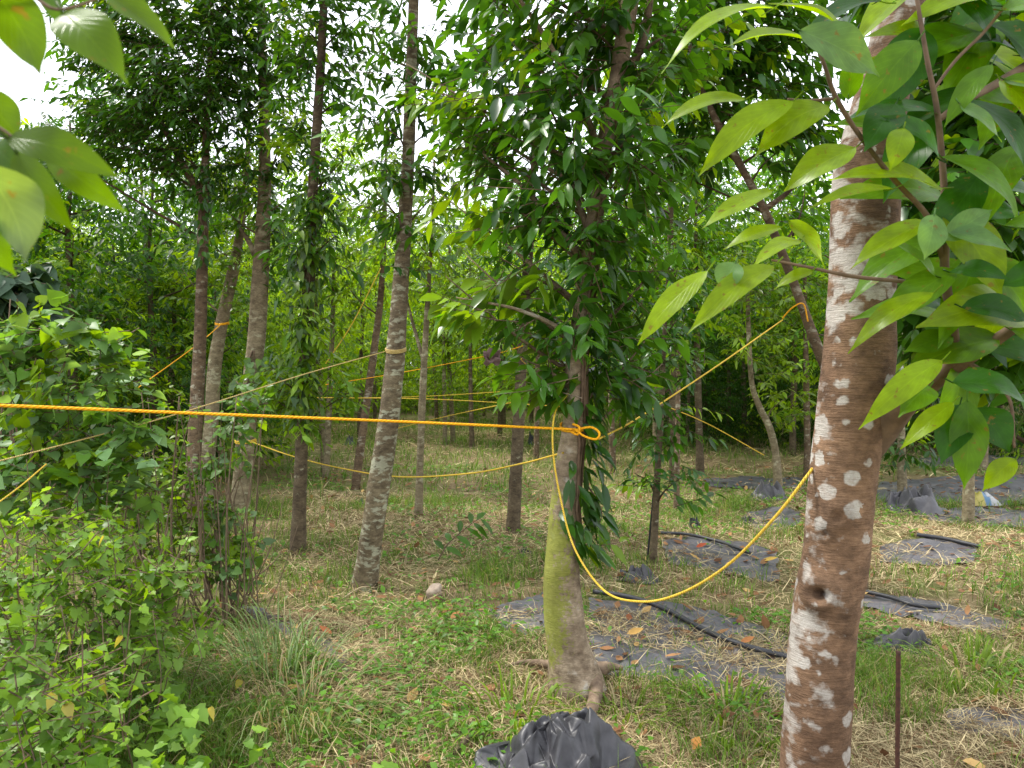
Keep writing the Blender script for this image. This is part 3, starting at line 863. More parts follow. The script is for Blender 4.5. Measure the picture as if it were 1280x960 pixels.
# overhanging leaves at the top left
def left_branch():
    rootp = P(-130, 120, .62)
    root = empty('overhanging_branch', rootp)
    tag(root, 'overhanging branch with large lime leaves hanging close in the top left corner', 'branch')
    mb = MB()
    for seq in ([(-160, 30, 8), (-60, -30, 8), (30, -10, 5), (75, 12, 4), (150, -12, 3)], [(-130, 120, 9), (-60, 130, 7), (0, 160, 4), (40, 190, 3), (62, 195, 2)],
                [(-130, 120, 9), (-70, 200, 7), (-20, 240, 5)]):
        lp, lr = smooth_path([P(x, y, .62) for x, y, w in seq], 20, [w / F * .62 / 2 for x, y, w in seq])
        add_tube(mb, lp, lr, 8)
    # the limb that carries them, reaching back out of the picture
    lp, lr = smooth_path([P(-150, 30, .62), P(-240, 80, .66), P(-130, 120, .62)], 12, [.004, .006, .005]); add_tube(mb, lp, lr, 8)
    lb_ = mb.build('branch', M_TWIG, root, offset=rootp)
    L_ = np.array((.085, .165, .003)); dk = np.array((.05, .11, .02)); pl = np.array((.13, .2, .11))
    for (bx, by, tx, ty, w, dd, c, kind) in [(-20, -30, 50, 92, 62, .6, L_ * .85, 'lime'), (78, 16, 160, 106, 62, .62, L_, 'lime'), (128, -12, 220, 62, 34, .64, L_ * .8, 'lime'),
                                       (8, 172, 155, 226, 38, .62, L_ * .7, 'lime'), (58, 195, 160, 268, 30, .66, L_, 'lime'), (-25, 205, 32, 325, 78, .58, pl, 'pale'),
                                       (20, 190, 95, 292, 34, .64, L_ * .75, 'lime'), (-40, 240, 20, 345, 56, .62, L_ * 1.05, 'lime'), (-30, 110, 26, 175, 44, .66, L_ * .8, 'lime'),
                                       (60, -30, 85, 40, 24, .66, dk, 'dark'), (-10, 180, 45, 235, 40, .68, dk, 'dark')]:
        big_leaf(lb_, rootp, P(bx, by, dd), P(tx, ty, dd + random.uniform(-.02, .02)), w / F * dd, c, kind,
                 nrm=np.array([random.uniform(-.3, .3), -.9, .45]))
left_branch()

# 2 mossy main tree
DK = dict(L=.104, W=.045, a=C_DARK * 1.15, b=C_MID * 1.15, lime=.09, nl=8, tl=.3, down=.55)
SMALL = dict(L=.095, W=.04, a=C_DARK * 1.3, b=C_MID * 1.2, m=.8)
LARGE = dict(L=.14, W=.06, a=C_MID, b=C_LIME * .7, m=.5)
MAIN, MQ, MR, MD = build_tree('mossy_tree', 'tree with green moss on its lower trunk, in the middle, rope tied round it', None,
    [(720, 862, 66), (712, 815, 54), (705, 770, 50), (702, 720, 46), (704, 670, 40), (706, 625, 36), (712, 570, 31), (718, 520, 28), (720, 450, 25), (728, 390, 23), (737, 320, 22), (745, 260, 21),
     (752, 200, 21), (768, 120, 21), (783, 30, 22), (795, -60, 20), (805, -200, 16), (812, -420, 8)],
    [(770, 50, 100, 80), (700, 20, 90, 70), (640, 110, 70, 80, .2), (585, 270, 40, 40, .7, dict(a=C_MID, b=C_YELL)), (590, 140, 45, 50, .3, dict(a=C_MID, b=C_YELL)), (690, 130, 60, 70, -.2), (815, 150, 55, 80), (670, 215, 80, 60), (770, 235, 65, 70, -.25), (600, 190, 35, 60, .3), (700, 270, 40, 40, .1), (800, 260, 40, 50, .2), (760, 150, 50, 60, -.35),
     (650, 265, 50, 40), (560, 110, 40, 60, .6), (600, 40, 50, 50, .6), (860, 40, 60, 60, .4), (780, -80, 140, 90), (640, -60, 80, 60),
     (600, 378, 48, 22, -.1, LARGE), (650, 345, 40, 30, 0, LARGE), (685, 400, 22, 25, .1), (785, 385, 40, 45, .3), (790, 440, 40, 40, .2), (735, 345, 24, 34, -.15, SMALL), (722, 400, 26, 30, -.12, SMALL), (734, 418, 22, 26, -.1, SMALL), (694, 465, 18, 22, -.1, SMALL), (745, 300, 30, 26, -.15, SMALL), (660, 420, 30, 26, .1, SMALL), (615, 345, 34, 30, .3, SMALL), (668, 465, 28, 22, -.1, LARGE), (752, 455, 12, 26, .08, dict(m=.4)), (800, 480, 40, 30, .2), (800, 350, 40, 40, .3)],
    M_BARK_MAIN, DK, sides=32, rows=160, rough=.07, dens=.84,
    limbs=[[(735, 330, 14, 0), (700, 290, 9, .0), (655, 235, 6, .1), (600, 190, 4, .2)], [(752, 205, 12, 0), (735, 150, 8, -.1), (690, 60, 6, -.1), (650, 0, 5, -.1)],
           [(768, 120, 14, 0), (800, 60, 12, .1), (812, 0, 10, .1), (818, -80, 8, .1)], [(722, 430, 9, 0), (690, 405, 6, -.05), (640, 385, 4, -.1), (570, 372, 2, -.1)], [(740, 300, 9, 0), (712, 225, 8, .05), (695, 190, 6, .1)]])

# exposed roots at its foot
def roots():
    rootp = G(716, 858)
    for k, seq in enumerate([[(720, 850, 26), (738, 862, 22), (745, 880, 17), (740, 902, 14), (736, 925, 8)], [(735, 860, 20), (752, 852, 16), (764, 846, 10), (778, 846, 6)], [(712, 850, 20), (695, 846, 14), (680, 842, 10), (655, 838, 6), (630, 842, 3)]]):
        pts = [G(x, y) + np.array([0, 0, w / F * 3.9 * .55 + .03]) for x, y, w in seq]
        lp, lr = smooth_path(pts, 26, [w / F * 3.9 / 2 for x, y, w in seq])
        mb = MB(); add_tube(mb, lp, lr, 12, .14, 7 + k)
        mb.build('root', M_ROOT, MAIN, offset=np.array(MAIN.location))
roots()

# 3 lichen tree
SP = dict(L=.1, W=.036, a=C_DARK, b=C_MID, lime=.06, nl=8, tl=.3, down=.4, den=.62)
LICH, LQ, LR, LD = build_tree('lichen_tree', 'leaning slim tree with pale lichen bands, second nearest trunk left of the mossy one', None,
    [(455, 738, 30), (463, 680, 29), (473, 610, 28), (484, 540, 26), (492, 470, 25), (496, 420, 23), (502, 340, 20), (507, 260, 17), (511, 180, 15), (514, 90, 14), (517, 0, 13), (521, -120, 11), (525, -330, 6)],
    [(478, 50, 45, 60), (550, 60, 40, 60), (468, 160, 40, 60), (548, 165, 32, 60), (480, 250, 36, 50), (540, 250, 32, 50), (510, 300, 30, 40), (512, 110, 35, 50), (500, 205, 30, 40), (520, -80, 90, 90), (522, 128, 14, 14, -.15, dict(a=C_LIME, b=C_LIME * 1.2, m=1.4))],
    M_BARK_LICHEN, SP, sides=24, rows=120)

# 4-7 the left group
DKA = dict(L=.092, W=.033, a=C_DARK, b=C_MID * .85, lime=.03, nl=9, tl=.34, down=.35, den=.85)
TA, QA, RA, DA = build_tree('forked_tree', 'dark crowned tree at left whose reddish trunk forks into two high limbs', None,
    [(237, 655, 23), (240, 600, 19), (244, 540, 17), (249, 450, 16), (252, 360, 14), (254, 280, 13), (256, 230, 11), (258, 160, 8), (262, 80, 6), (266, -40, 5)],
    [(230, 60, 90, 70), (150, 100, 65, 70), (185, 170, 75, 55), (115, 160, 45, 45, .2), (265, 120, 55, 60), (235, 205, 60, 35), (130, 40, 55, 50), (200, 10, 110, 50), (290, 50, 50, 60), (210, 110, 60, 50, -.4), (230, -60, 130, 60), (90, 200, 40, 30)],
    M_BARK_RED, DKA, dens=1.25, limbs=[[(254, 250, 11, 0), (240, 225, 9, 0), (215, 180, 7, .1), (185, 115, 5, .1), (165, 60, 3, .1)], [(250, 232, 7, 0), (215, 205, 5, .2), (160, 185, 3, .3)]], rows=90)
TB, QB, RB, DB = build_tree('sloping_tree', 'short tree with a trunk sloping right, behind the reddish forked trunk', 8.8,
    [(258, 590, 18), (264, 530, 17), (268, 460, 17), (278, 400, 15), (290, 345, 14), (300, 290, 10), (308, 220, 7), (312, 120, 4)],
    [(300, 330, 30, 30), (270, 300, 40, 40), (320, 260, 40, 50), (290, 200, 50, 50), (285, 375, 22, 25), (240, 350, 30, 40, .4)], M_BARK_PALE, dict(L=.1, W=.036, a=C_MID * .8, b=C_YELL, lime=.15, den=.6), dens=.8)
TC, QC, RC, DC = build_tree('pale_tree', 'tall tree with a pale mottled trunk, between the forked trunk and the vine-wrapped trunk', 8.0,
    [(300, 640, 24), (306, 560, 23), (314, 480, 22), (321, 420, 22), (325, 350, 21), (329, 280, 18), (331, 200, 15), (330, 120, 12), (327, 40, 11), (325, -60, 9), (324, -250, 5)],
    [(320, 50, 60, 70), (290, 150, 50, 60), (352, 140, 40, 80), (355, 250, 30, 60), (310, 220, 40, 50), (345, 30, 40, 60), (285, 260, 30, 40, .4), (345, 330, 22, 30), (325, -70, 100, 70), (350, 160, 22, 30, -.5, dict(a=C_LIME, b=C_LIME))],
    M_BARK_PALE, dict(L=.1, W=.037, a=C_DARK, b=C_MID, lime=.1, den=.85), limbs=[[(326, 345, 8, 0), (315, 310, 7, 0), (300, 285, 4, 0)]])
BR = dict(a=C_MID * 1.1, b=C_LIME * .9, L=.1, W=.04, m=1.1)
TD, QD, RD, DD = build_tree('vine_wrapped_tree', 'slim tall dark tree with its trunk wrapped in leaves, left of the lichen-banded trunk', None,
    [(372, 692, 20), (374, 640, 18), (377, 560, 16), (380, 480, 15), (383, 400, 15), (387, 320, 14), (391, 240, 13), (396, 160, 12), (401, 80, 11), (405, 0, 10), (409, -120, 8), (413, -300, 4)],
    [(400, 50, 42, 60), (370, 120, 40, 55), (428, 110, 28, 55), (388, 220, 36, 60), (420, 210, 26, 50), (365, 30, 36, 50), (440, 30, 32, 50), (372, 300, 26, 40), (415, 300, 24, 40), (405, -80, 90, 80), (350, 470, 30, 26, 0, BR), (402, 470, 32, 32, 0, BR), (375, 520, 22, 22, -.1, BR), (385, 400, 26, 36, -.1, BR), (340, 500, 20, 14, 0, BR), (425, 500, 18, 14, .1, BR)],
    M_BARK_DARK, dict(L=.098, W=.036, a=C_DARK, b=C_MID * .95, lime=.06, den=.8))

# 8-11 thin trees of the middle distance
THN = dict(L=.1, W=.036, a=C_MID, b=C_YELL * 1.05, lime=.22, den=.5)
build_tree('slim_tree', 'slim brown tree leaning right just left of the lichen-banded trunk', None,
    [(444, 612, 11), (452, 550, 10), (462, 480, 10), (470, 420, 9), (476, 370, 8), (480, 300, 6), (482, 220, 4), (484, 140, 2)],
    [(470, 330, 45, 40), (450, 280, 40, 40), (490, 240, 40, 50), (440, 360, 30, 30, .4), (470, 190, 40, 40)], M_BARK_RED, THN, sides=10)
build_tree('slim_tree', 'very thin straight tree standing alone right of the lichen-banded trunk', None,
    [(523, 648, 10), (525, 580, 9), (528, 500, 9), (531, 440, 8), (535, 370, 6), (540, 290, 4), (543, 200, 3)],
    [(540, 340, 45, 40), (560, 290, 40, 40), (520, 300, 40, 40), (570, 360, 30, 25), (545, 230, 40, 40)], M_BARK_PALE, THN, sides=10,
    limbs=[[(529, 450, 5, 0), (515, 400, 4, .1), (505, 360, 2, .1)]])
build_tree('grey_tree', 'slim grey tree with a bare trunk just left behind the mossy one', None,
    [(641, 667, 17), (644, 610, 16), (647, 550, 15), (650, 490, 14), (654, 420, 13), (659, 340, 12), (664, 270, 10), (668, 180, 7), (670, 60, 4)],
    [(655, 380, 40, 35), (630, 330, 45, 40), (690, 340, 40, 40), (660, 270, 50, 50), (640, 420, 30, 25), (665, 180, 60, 50)], M_BARK_DARK, dict(L=.11, W=.042, a=C_DARK * 1.3, b=C_MID, lime=.1, den=.45), sides=14)
SAP, SQ, SR, SD = build_tree('sapling', 'thin dark leafy sapling right of the mossy trunk, standing by a crumpled mat', None,
    [(816, 708, 9.5), (819, 650, 9), (822, 590, 8), (826, 520, 8), (829, 450, 6), (832, 390, 5), (836, 320, 3)],
    [(825, 440, 45, 40), (800, 500, 36, 30), (850, 520, 36, 36), (815, 560, 30, 26), (852, 600, 30, 26, -.1), (800, 600, 24, 16), (845, 400, 40, 36), (795, 440, 30, 30), (835, 350, 40, 40), (862, 460, 30, 30)],
    M_BARK_DARK, dict(L=.1, W=.04, a=C_DARK * 1.2, b=C_MID, lime=.05, den=.55), sides=10, auto_limbs=True)
build_tree('bent_tree', 'tree with a bare brown limb arching up left behind the spotted trunk', 5.6,
    [(1068, 650, 22), (1058, 560, 21), (1040, 480, 15), (1020, 430, 13), (1000, 375, 11.5), (975, 310, 11), (955, 262, 10), (930, 215, 9), (912, 182, 10), (890, 140, 8), (870, 90, 6), (855, 20, 4)],
    [(880, 60, 70, 60), (950, 110, 60, 60), (870, 180, 45, 55, .3), (985, 60, 60, 60), (930, 30, 80, 50), (860, 120, 60, 60, .4), (990, 180, 40, 50), (920, -50, 140, 70), (1010, 130, 40, 40), (830, 210, 30, 40, .5), (1000, 250, 30, 50, .5)],
    M_BARK_RED, dict(L=.11, W=.044, a=C_DARK, b=C_MID, lime=.08, den=1.0), limbs=[[(955, 262, 8, 0), (985, 240, 6, 0), (1020, 200, 4, 0)]])
build_tree('shaded_tree', 'dark leafy tree filling the right edge behind the big leaves', 3.9,
    [(1330, 700, 30), (1325, 560, 26), (1318, 400, 22), (1310, 250, 18), (1305, 100, 14), (1300, -100, 9)],
    [(1240, 300, 80, 80), (1180, 200, 70, 80), (1260, 150, 70, 80), (1170, 380, 50, 70), (1230, 450, 60, 60), (1190, 80, 70, 70), (1260, 40, 70, 60), (1150, 290, 30, 60), (1290, 380, 60, 80), (1160, -40, 120, 60), (1140, 480, 20, 40, .4)],
    M_BARK_DARK, dict(L=.15, W=.065, a=C_DARK, b=C_MID, lime=.12, den=1.1))
build_tree('slim_tree', 'pale slim trunk standing between the flat mats under the hanging big leaves', None,
    [(1210, 658, 14), (1211, 600, 13), (1212, 540, 12), (1213, 460, 11), (1214, 380, 10), (1216, 250, 7), (1217, 150, 4)],
    [(1210, 420, 60, 50), (1180, 330, 60, 60), (1240, 350, 60, 60)], M_BARK_PALE, dict(L=.1, W=.038, a=C_DARK, b=C_MID, den=.4), sides=12)
# the ones farther off
MIDL = dict(L=.105, W=.04, a=C_MID * .75, b=C_YELL * .9, lime=.14, den=.36)
for nm, lab, path, bl in [
    ('slim_tree', 'straight thin grey trunk left of the forked far trunk, rope running past it', [(875, 592, 10), (874, 540, 9), (872, 470, 9), (871, 400, 7), (870, 330, 5), (870, 250, 3)], [(870, 380, 45, 40), (850, 330, 45, 40), (895, 320, 40, 40), (870, 270, 45, 40)]),
    ('slim_tree', 'far trunk with a bent neck leaning left, right of the thin grey trunk', [(973, 615, 11), (970, 570, 10), (962, 535, 9), (950, 510, 8), (940, 480, 7), (936, 420, 6), (934, 340, 4)], [(940, 420, 45, 40), (960, 370, 45, 40), (920, 350, 45, 40), (960, 460, 30, 30), (985, 500, 30, 30)]),
    ('slim_tree', 'thin upright trunk just left of the spotted trunk at mid height', [(1009, 596, 9), (1009, 550, 8), (1008, 490, 8), (1007, 420, 6), (1006, 330, 4)], [(1005, 420, 40, 36), (1000, 350, 45, 45), (985, 390, 35, 35)]),
    ('slim_tree', 'far straight trunk in the shade below the diagonal rope', [(931, 556, 7), (930, 510, 7), (929, 450, 6), (928, 370, 4), (928, 300, 3)], [(928, 380, 40, 36), (915, 330, 45, 40), (950, 320, 45, 45)]),
    ('slim_tree', 'thin pale trunk between the vine-wrapped trunk and the right-leaning slim one', [(407, 600, 8), (410, 540, 8), (413, 470, 7), (416, 400, 6), (418, 320, 4)], [(415, 380, 36, 36), (425, 320, 40, 40), (400, 330, 35, 35)]),
    ('slim_tree', 'faint thin trunk beyond the grass lane left of the grey trunk', [(590, 560, 6), (589, 520, 6), (588, 470, 5), (588, 400, 4), (588, 330, 3)], [(588, 400, 45, 40), (570, 340, 45, 40), (610, 330, 45, 40)]),
    ('slim_tree', 'slender trunk seen just right of the mossy trunk under the diagonal rope', [(766, 592, 8), (765, 550, 8), (764, 500, 7), (764, 430, 6), (764, 350, 4)], [(764, 400, 40, 40), (780, 340, 40, 40)]),
    ('slim_tree', 'small trunk at right in the shade behind the spotted trunk and the mats', [(1128, 622, 11), (1127, 570, 10), (1126, 510, 9), (1125, 430, 7), (1124, 320, 4)], [(1125, 560, 34, 34, 0, dict(a=C_DARK, b=C_MID * .7)), (1135, 450, 45, 45, 0, dict(a=C_DARK * .8, b=C_MID * .7)), (1120, 380, 50, 50, 0, dict(a=C_DARK * .8, b=C_MID * .7))]),
    ('slim_tree', 'thin pale sapling trunk between the dark sapling and the straight thin grey trunk', [(846, 640, 8), (846, 600, 7), (847, 540, 7), (848, 470, 5), (849, 400, 4)], [(850, 440, 36, 34), (840, 390, 40, 40), (862, 380, 36, 36)]),
    ('slim_tree', 'very faint far stem left of the faint thin trunk on the grass lane', [(556, 556, 6), (556, 510, 5), (555, 460, 5), (554, 390, 3)], [(555, 400, 40, 36), (545, 350, 40, 40)]),
    ('slim_tree', 'far pale stem close on the right of the slim grey tree', [(670, 578, 7), (671, 530, 6), (672, 470, 6), (673, 390, 4)], [(672, 400, 36, 36), (685, 350, 40, 40)]),
    ('slim_tree', 'thin trunk hidden among twigs left of the forked trunk', [(208, 590, 9), (211, 540, 8), (214, 480, 8), (217, 420, 6), (219, 340, 4)], [(215, 410, 40, 40), (200, 350, 45, 45), (235, 350, 40, 40)])]:
    build_tree(nm, lab, None, path, bl, random.choice([M_BARK_PALE, M_BARK_DARK, M_BARK_RED]), MIDL, sides=10, rows=40)


# ------------------------------------------------------------------ copied trees of the far rows
def proto_tree(seed, hgt, crown0, crad, nblob, a, b, lime, bark, ntw=60, L=.12, W=.046, tilt=.05):
    """a tree with its foot at the origin: trunk, crown"""
    pts = [np.array([0, 0, -.15])]; x = y = 0
    for k in range(1, 8):
        x += random.uniform(-tilt, tilt); y += random.uniform(-tilt, tilt); pts.append(np.array([x, y, hgt * k / 7]))
    rad = np.linspace(.07, .012, 8)
    q, rr = smooth_path(pts, 36, rad)
    mt = MB(); add_tube(mt, q, rr, 9, .06, seed)
    ml = MB()
    for k in range(nblob):
        z = crown0 + (hgt - crown0) * (k + .5) / nblob
        fr = (k + .5) / nblob
        prof = (.5 + .9 * math.sin(math.pi * min(1, fr * .85 + .12)))
        an = k * 2.4 + random.random(); rad_ = crad * prof * random.uniform(.35, .8)
        i = int(np.argmin(np.abs(q[:, 2] - z)))
        c = q[i] + np.array([math.cos(an) * rad_, math.sin(an) * rad_, 0])
        r = crad * prof * np.array([.55, .55, .45])
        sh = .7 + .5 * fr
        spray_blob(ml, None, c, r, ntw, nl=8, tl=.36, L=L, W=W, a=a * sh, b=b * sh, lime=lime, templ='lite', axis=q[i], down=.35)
        j = max(0, i - 3)
        add_tube(mt, smooth_path([q[j], (q[j] + c) / 2 + np.array([0, 0, -.05]), c], 5), np.linspace(.018, .004, 5), 4)
    return mt.mesh('trunk', bark), ml.mesh('crown', M_LEAF_BG)

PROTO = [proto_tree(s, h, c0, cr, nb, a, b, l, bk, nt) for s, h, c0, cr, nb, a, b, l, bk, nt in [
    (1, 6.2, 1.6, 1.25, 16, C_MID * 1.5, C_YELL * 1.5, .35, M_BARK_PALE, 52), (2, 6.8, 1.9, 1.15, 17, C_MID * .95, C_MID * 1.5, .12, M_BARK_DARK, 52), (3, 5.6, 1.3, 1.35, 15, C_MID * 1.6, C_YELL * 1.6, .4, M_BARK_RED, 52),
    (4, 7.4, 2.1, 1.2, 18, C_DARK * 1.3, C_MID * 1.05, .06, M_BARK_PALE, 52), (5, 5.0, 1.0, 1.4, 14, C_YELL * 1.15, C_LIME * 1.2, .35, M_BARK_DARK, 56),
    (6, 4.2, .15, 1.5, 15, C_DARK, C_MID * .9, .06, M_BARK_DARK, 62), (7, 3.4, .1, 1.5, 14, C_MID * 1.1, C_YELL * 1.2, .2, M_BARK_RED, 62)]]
_first = {}
def place_tree(k, x, y, s, rz, name, label, group, sz=1.0):
    r = empty(name, (x, y, float(H(x, y)))); tag(r, label, 'tree', group)
    r.rotation_euler = (0, 0, rz); r.scale = (s, s, s * sz)
    for nm, me in (('trunk', PROTO[k][0]), ('crown', PROTO[k][1])):
        o = bpy.data.objects.new(nm, me); COL.objects.link(o); o.parent = r
    return r

GRP = 'plantation trees standing in the rows behind'
LAB = 'slender leafy plantation tree among the far rows beyond the grass'
taken = [(-2.0, 9.5), (4.5, 12)]
n_bg = 0
for row in range(11):
    y = 11.0 + row * 2.15
    half = y * .78 + 2
    nx = int(half * 2 / 2.3)
    for k in range(nx):
        x = -half + (k + .5) * 2.3 + random.uniform(-.5, .5); yy = y + random.uniform(-.6, .6)
        u = 640 + x / yy * F
        if 430 < u < 700 and yy < 15: continue
        if u < 100 and yy < 15: continue
        if random.random() < .12: continue
        kind = random.choice([0, 0, 1, 2, 2, 3, 4]) if u < 900 else random.choice([1, 3, 0, 1, 2])
        if u < 330: kind = random.choice([1, 3, 0, 6, 4, 2])
        if u > 800: kind = random.choice([3, 3, 1, 3, 2])  # darker-leaved kinds put the wood's inner shade into leaf colour
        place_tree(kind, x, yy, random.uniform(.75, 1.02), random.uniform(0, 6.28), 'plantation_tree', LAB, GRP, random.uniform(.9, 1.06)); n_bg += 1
GRB = 'bushy trees closing off the view at the back'
for k in range(46):
    x = -34 + k * 1.5 + random.uniform(-.5, .5); y = 35 + random.uniform(-2, 2.5)
    place_tree(6 if x < 7 else 5, x, y, random.uniform(1.3, 1.9), random.uniform(0, 6.28), 'bushy_tree', 'dense bushy tree in the dark wall of growth at the back', GRB); n_bg += 1  # darker leaf tints at right again stand for interior shade
for k in range(30):
    x = -44 + k * 3.0 + random.uniform(-1, 1); y = 46 + random.uniform(-3, 3)
    place_tree(random.choice([2, 3, 4, 1]), x, y, random.uniform(1.4, 1.75), random.uniform(0, 6.28), 'tall_tree', 'tall tree rising over the wall of growth at the back', 'tall trees behind the back growth'); n_bg += 1
# understory bushes; those at right have dark leaf tints standing in for shade
for u, d, s, k in [(830, 17, .55, 5), (860, 15, .6, 5), (910, 16, .75, 5), (950, 17, .8, 5), (890, 19, .9, 5), (930, 23, 1.1, 5), (1000, 18, .9, 5), (1040, 19, .95, 5), (880, 20, .7, 5), (990, 15, .6, 5), (1060, 14, .65, 5), (1130, 15, .7, 5), (1190, 14, .75, 5), (1250, 15, .85, 5), (1310, 13, .8, 5), (940, 22, .9, 5), (760, 24, .6, 6), (690, 26, .6, 6), (560, 24, .6, 6), (480, 25, .65, 6), (420, 22, .6, 6), (350, 18, .6, 6), (520, 27, .8, 6), (620, 28, .8, 6), (590, 22, .5, 6), (450, 29, .9, 6), (660, 30, .9, 6)]:
    p = P(u, 480, d)
    place_tree(k, p[0], p[1], s, random.uniform(0, 6.28), 'understory_bush', 'low leafy bush growing in the shade under the far rows', 'low bushes under the far rows')
# bright bushy growth at the left edge
for u, d, s, k, lab in [(90, 10.5, 1.15, 5, 'bright bushy tree at the left edge below the dark crown'), (190, 11.0, 1.05, 5, 'leafy bush behind the fork of the reddish trunk'),
                        (20, 12.5, 1.3, 5, 'dark green bush below the open sky at the far left'), (-60, 9.5, 1.1, 6, 'bushy tree cut by the left edge of the picture'), (150, 13.5, 1.15, 6, 'rounded bush farther back between the left bushes'),
                        (-10, 17, 1.5, 6, 'tall pale bush on the skyline at far left')]:
    p = P(u, 480, d)
    place_tree(k, p[0], p[1], s, random.uniform(0, 6.28), 'bush', lab, 'bushy growth at the left edge')
print('background trees', n_bg)

# ------------------------------------------------------------------ climbing vines
def climbing_vine(label, q, rr, z0, z1, n, L, W, a, b, side=(1, -.6), lianas=2, templ='ellipse', spread=.05, group=None, ang=.9):
    i0 = int(np.argmin(np.abs(q[:, 2] - z0))); i1 = int(np.argmin(np.abs(q[:, 2] - z1)))
    rootp = q[i0].copy(); root = empty('climbing_vine', rootp); tag(root, label, 'vine', group)
    ms = MB(); ml = MB()
    for k in range(lianas):
        ph = math.atan2(side[1], side[0]) + random.uniform(-.9, .9); pts = []
        for i in np.linspace(i0, i1, 14).astype(int):
            ph += random.uniform(-.35, .35); r = rr[i] + .006
            pts.append(q[i] + np.array([math.cos(ph) * r, math.sin(ph) * r, 0]))
        add_tube(ms, smooth_path(pts, 50), random.uniform(.005, .009), 6)
    idx = RNG.integers(i0, i1, n)
    ph = math.atan2(side[1], side[0]) + RNG.normal(size=n) * ang
    rad = rr[idx] + .01 + np.abs(RNG.normal(size=n)) * spread
    out = np.stack([np.cos(ph), np.sin(ph), np.zeros(n)], 1)
    base = q[idx] + out * rad[:, None] + np.stack([np.zeros(n), np.zeros(n), RNG.normal(size=n) * .03], 1)
    D = unit(out * .5 + rand_dirs(n) * .5 + np.array([0, 0, -.7])); Nn = unit(out + np.array([0, 0, .5]) + rand_dirs(n) * .4)
    add_leaves(ml, base, D, Nn, L * (.6 + .7 * RNG.random(n)), W * (.6 + .7 * RNG.random(n)), tints(n, a, b, .3), templ, .2)
    ms.build('stem', M_TWIG, root, offset=rootp); ml.build('leaves', M_LEAF, root, offset=rootp)
climbing_vine('dark leafy vine climbing the right side of the mossy trunk around the rope knot', MQ, MR, .72, 2.25, 210, .105, .048, C_DARK * .9, C_MID * .9, (1, -.35), 5, spread=.05, ang=.6)
climbing_vine('glossy green vine wrapped round the slim dark trunk at left', QD, RD, 1.15, 3.0, 420, .1, .045, C_DARK * 1.2, C_LIME * .6, (0, -1), 2, 'heart', .1)
climbing_vine('spray of pale green vine leaves on the lower pale mottled trunk', QC, RC, 1.2, 1.75, 80, .1, .06, C_MID, C_PALE, (1, -.8), 2, 'heart', .14)
climbing_vine('leafy vine clinging to the reddish forked trunk near its fork', QA, RA, 2.6, 3.6, 110, .1, .04, C_DARK, C_MID, (0, -1), 1, 'ellipse', .12)

def sprig(name, label, pxs, d, n, L, W, a, b):
    """single leafy shoot"""
    q = smooth_path([P(x, y, d) for x, y in pxs], 20); rootp = q[0].copy()
    root = empty(name, rootp); tag(root, label, 'shoot')
    ms = MB(); add_tube(ms, q, np.linspace(.006, .002, 20), 6); ms.build('stem', M_TWIG, root, offset=rootp)
    ml = MB(); i = np.linspace(4, 19, n).astype(int); T = unit(np.gradient(q, axis=0))[i]
    sd = unit(np.cross(T, [0, -.6, .8])) * np.where(np.arange(n) % 2, 1, -1)[:, None]
    add_leaves(ml, q[i], unit(sd + T * .7 + rand_dirs(n) * .25 - np.array([0, 0, .3])), unit(np.array([0, -.5, 1]) + rand_dirs(n) * .4), L, W, tints(n, a, b, .2), 'ellipse', .3)
    ml.build('leaves', M_LEAF, root, offset=rootp)
sprig('trunk_shoot', 'pair of bright leaves sprouting from the mossy trunk below the vine', [(718, 690), (715, 684), (700, 678), (745, 682), (775, 678)], 3.78, 9, .11, .045, C_LIME * .7, C_LIME)
sprig('drooping_shoot', 'leafy shoot drooping beside the right of the mossy trunk under the knot', [(728, 600), (742, 618), (752, 640), (748, 660)], 3.85, 12, .12, .05, C_DARK, C_MID)
sprig('drooping_shoot', 'dark leafy shoot reaching right from the mossy trunk at rope height', [(728, 480), (760, 470), (790, 478), (820, 500)], 3.85, 12, .12, .05, C_DARK, C_MID)
sprig('seedling', 'broad leaved seedling in the grass between the lichen-banded and mossy trunks', [(548, 700), (560, 680), (585, 658), (600, 648)], 6.0, 10, .16, .05, C_MID * .7, C_MID)

# ------------------------------------------------------------------ shrubs at left
def shrub(name, label, blobs, d, stems, a, b, L, W, templ, lime=.1, den=1.0, stem_mat=None, down=.35, pale=.0, group=None, yellow=.0, mat=None):
    rootp = ground_at(*P(blobs[0][0], 480, d)[:2]); root = empty(name, rootp); tag(root, label, 'shrub', group)
    ms = MB(); ml = MB()
    for (x0, y0, x1, y1, w, o) in stems:
        p0 = P(x0, y0, d + o); p1 = P(x1, y1, d + o + random.uniform(-.2, .2))
        if y0 > 600 and p0[2] > .1: p0[2] = float(H(p0[0], p0[1])) - .03
        mid = (p0 + p1) / 2 + np.array([random.uniform(-.08, .08), random.uniform(-.05, .05), 0])
        add_tube(ms, smooth_path([p0, mid, p1], 12), np.linspace(w / F * d / 2, w / F * d / 5, 12), 5)
    for bl in blobs:
        px, py, rx, ry = bl[:4]; off = bl[4] if len(bl) > 4 else 0; m = bl[5] if len(bl) > 5 else 1
        c = P(px, py, d + off); r = np.array([rx / F * d, .35 * (rx + ry) / F * d + .05, ry / F * d])
        ntw = int(den * m * 120 * (r[0] * r[1] * r[2] * 4.19) ** .7) + 4
        spray_blob(ml, ms, c, r, ntw, nl=6, tl=.22, L=L, W=W, a=a, b=b, lime=lime, templ=templ, axis=c - np.array([0, 0, .1]), down=down, droop=.2)
    ms.build('stems', stem_mat or M_TWIG_SHRUB, root, offset=rootp)
    ml.build('leaves', mat or M_VINE, root, offset=rootp)
    return root
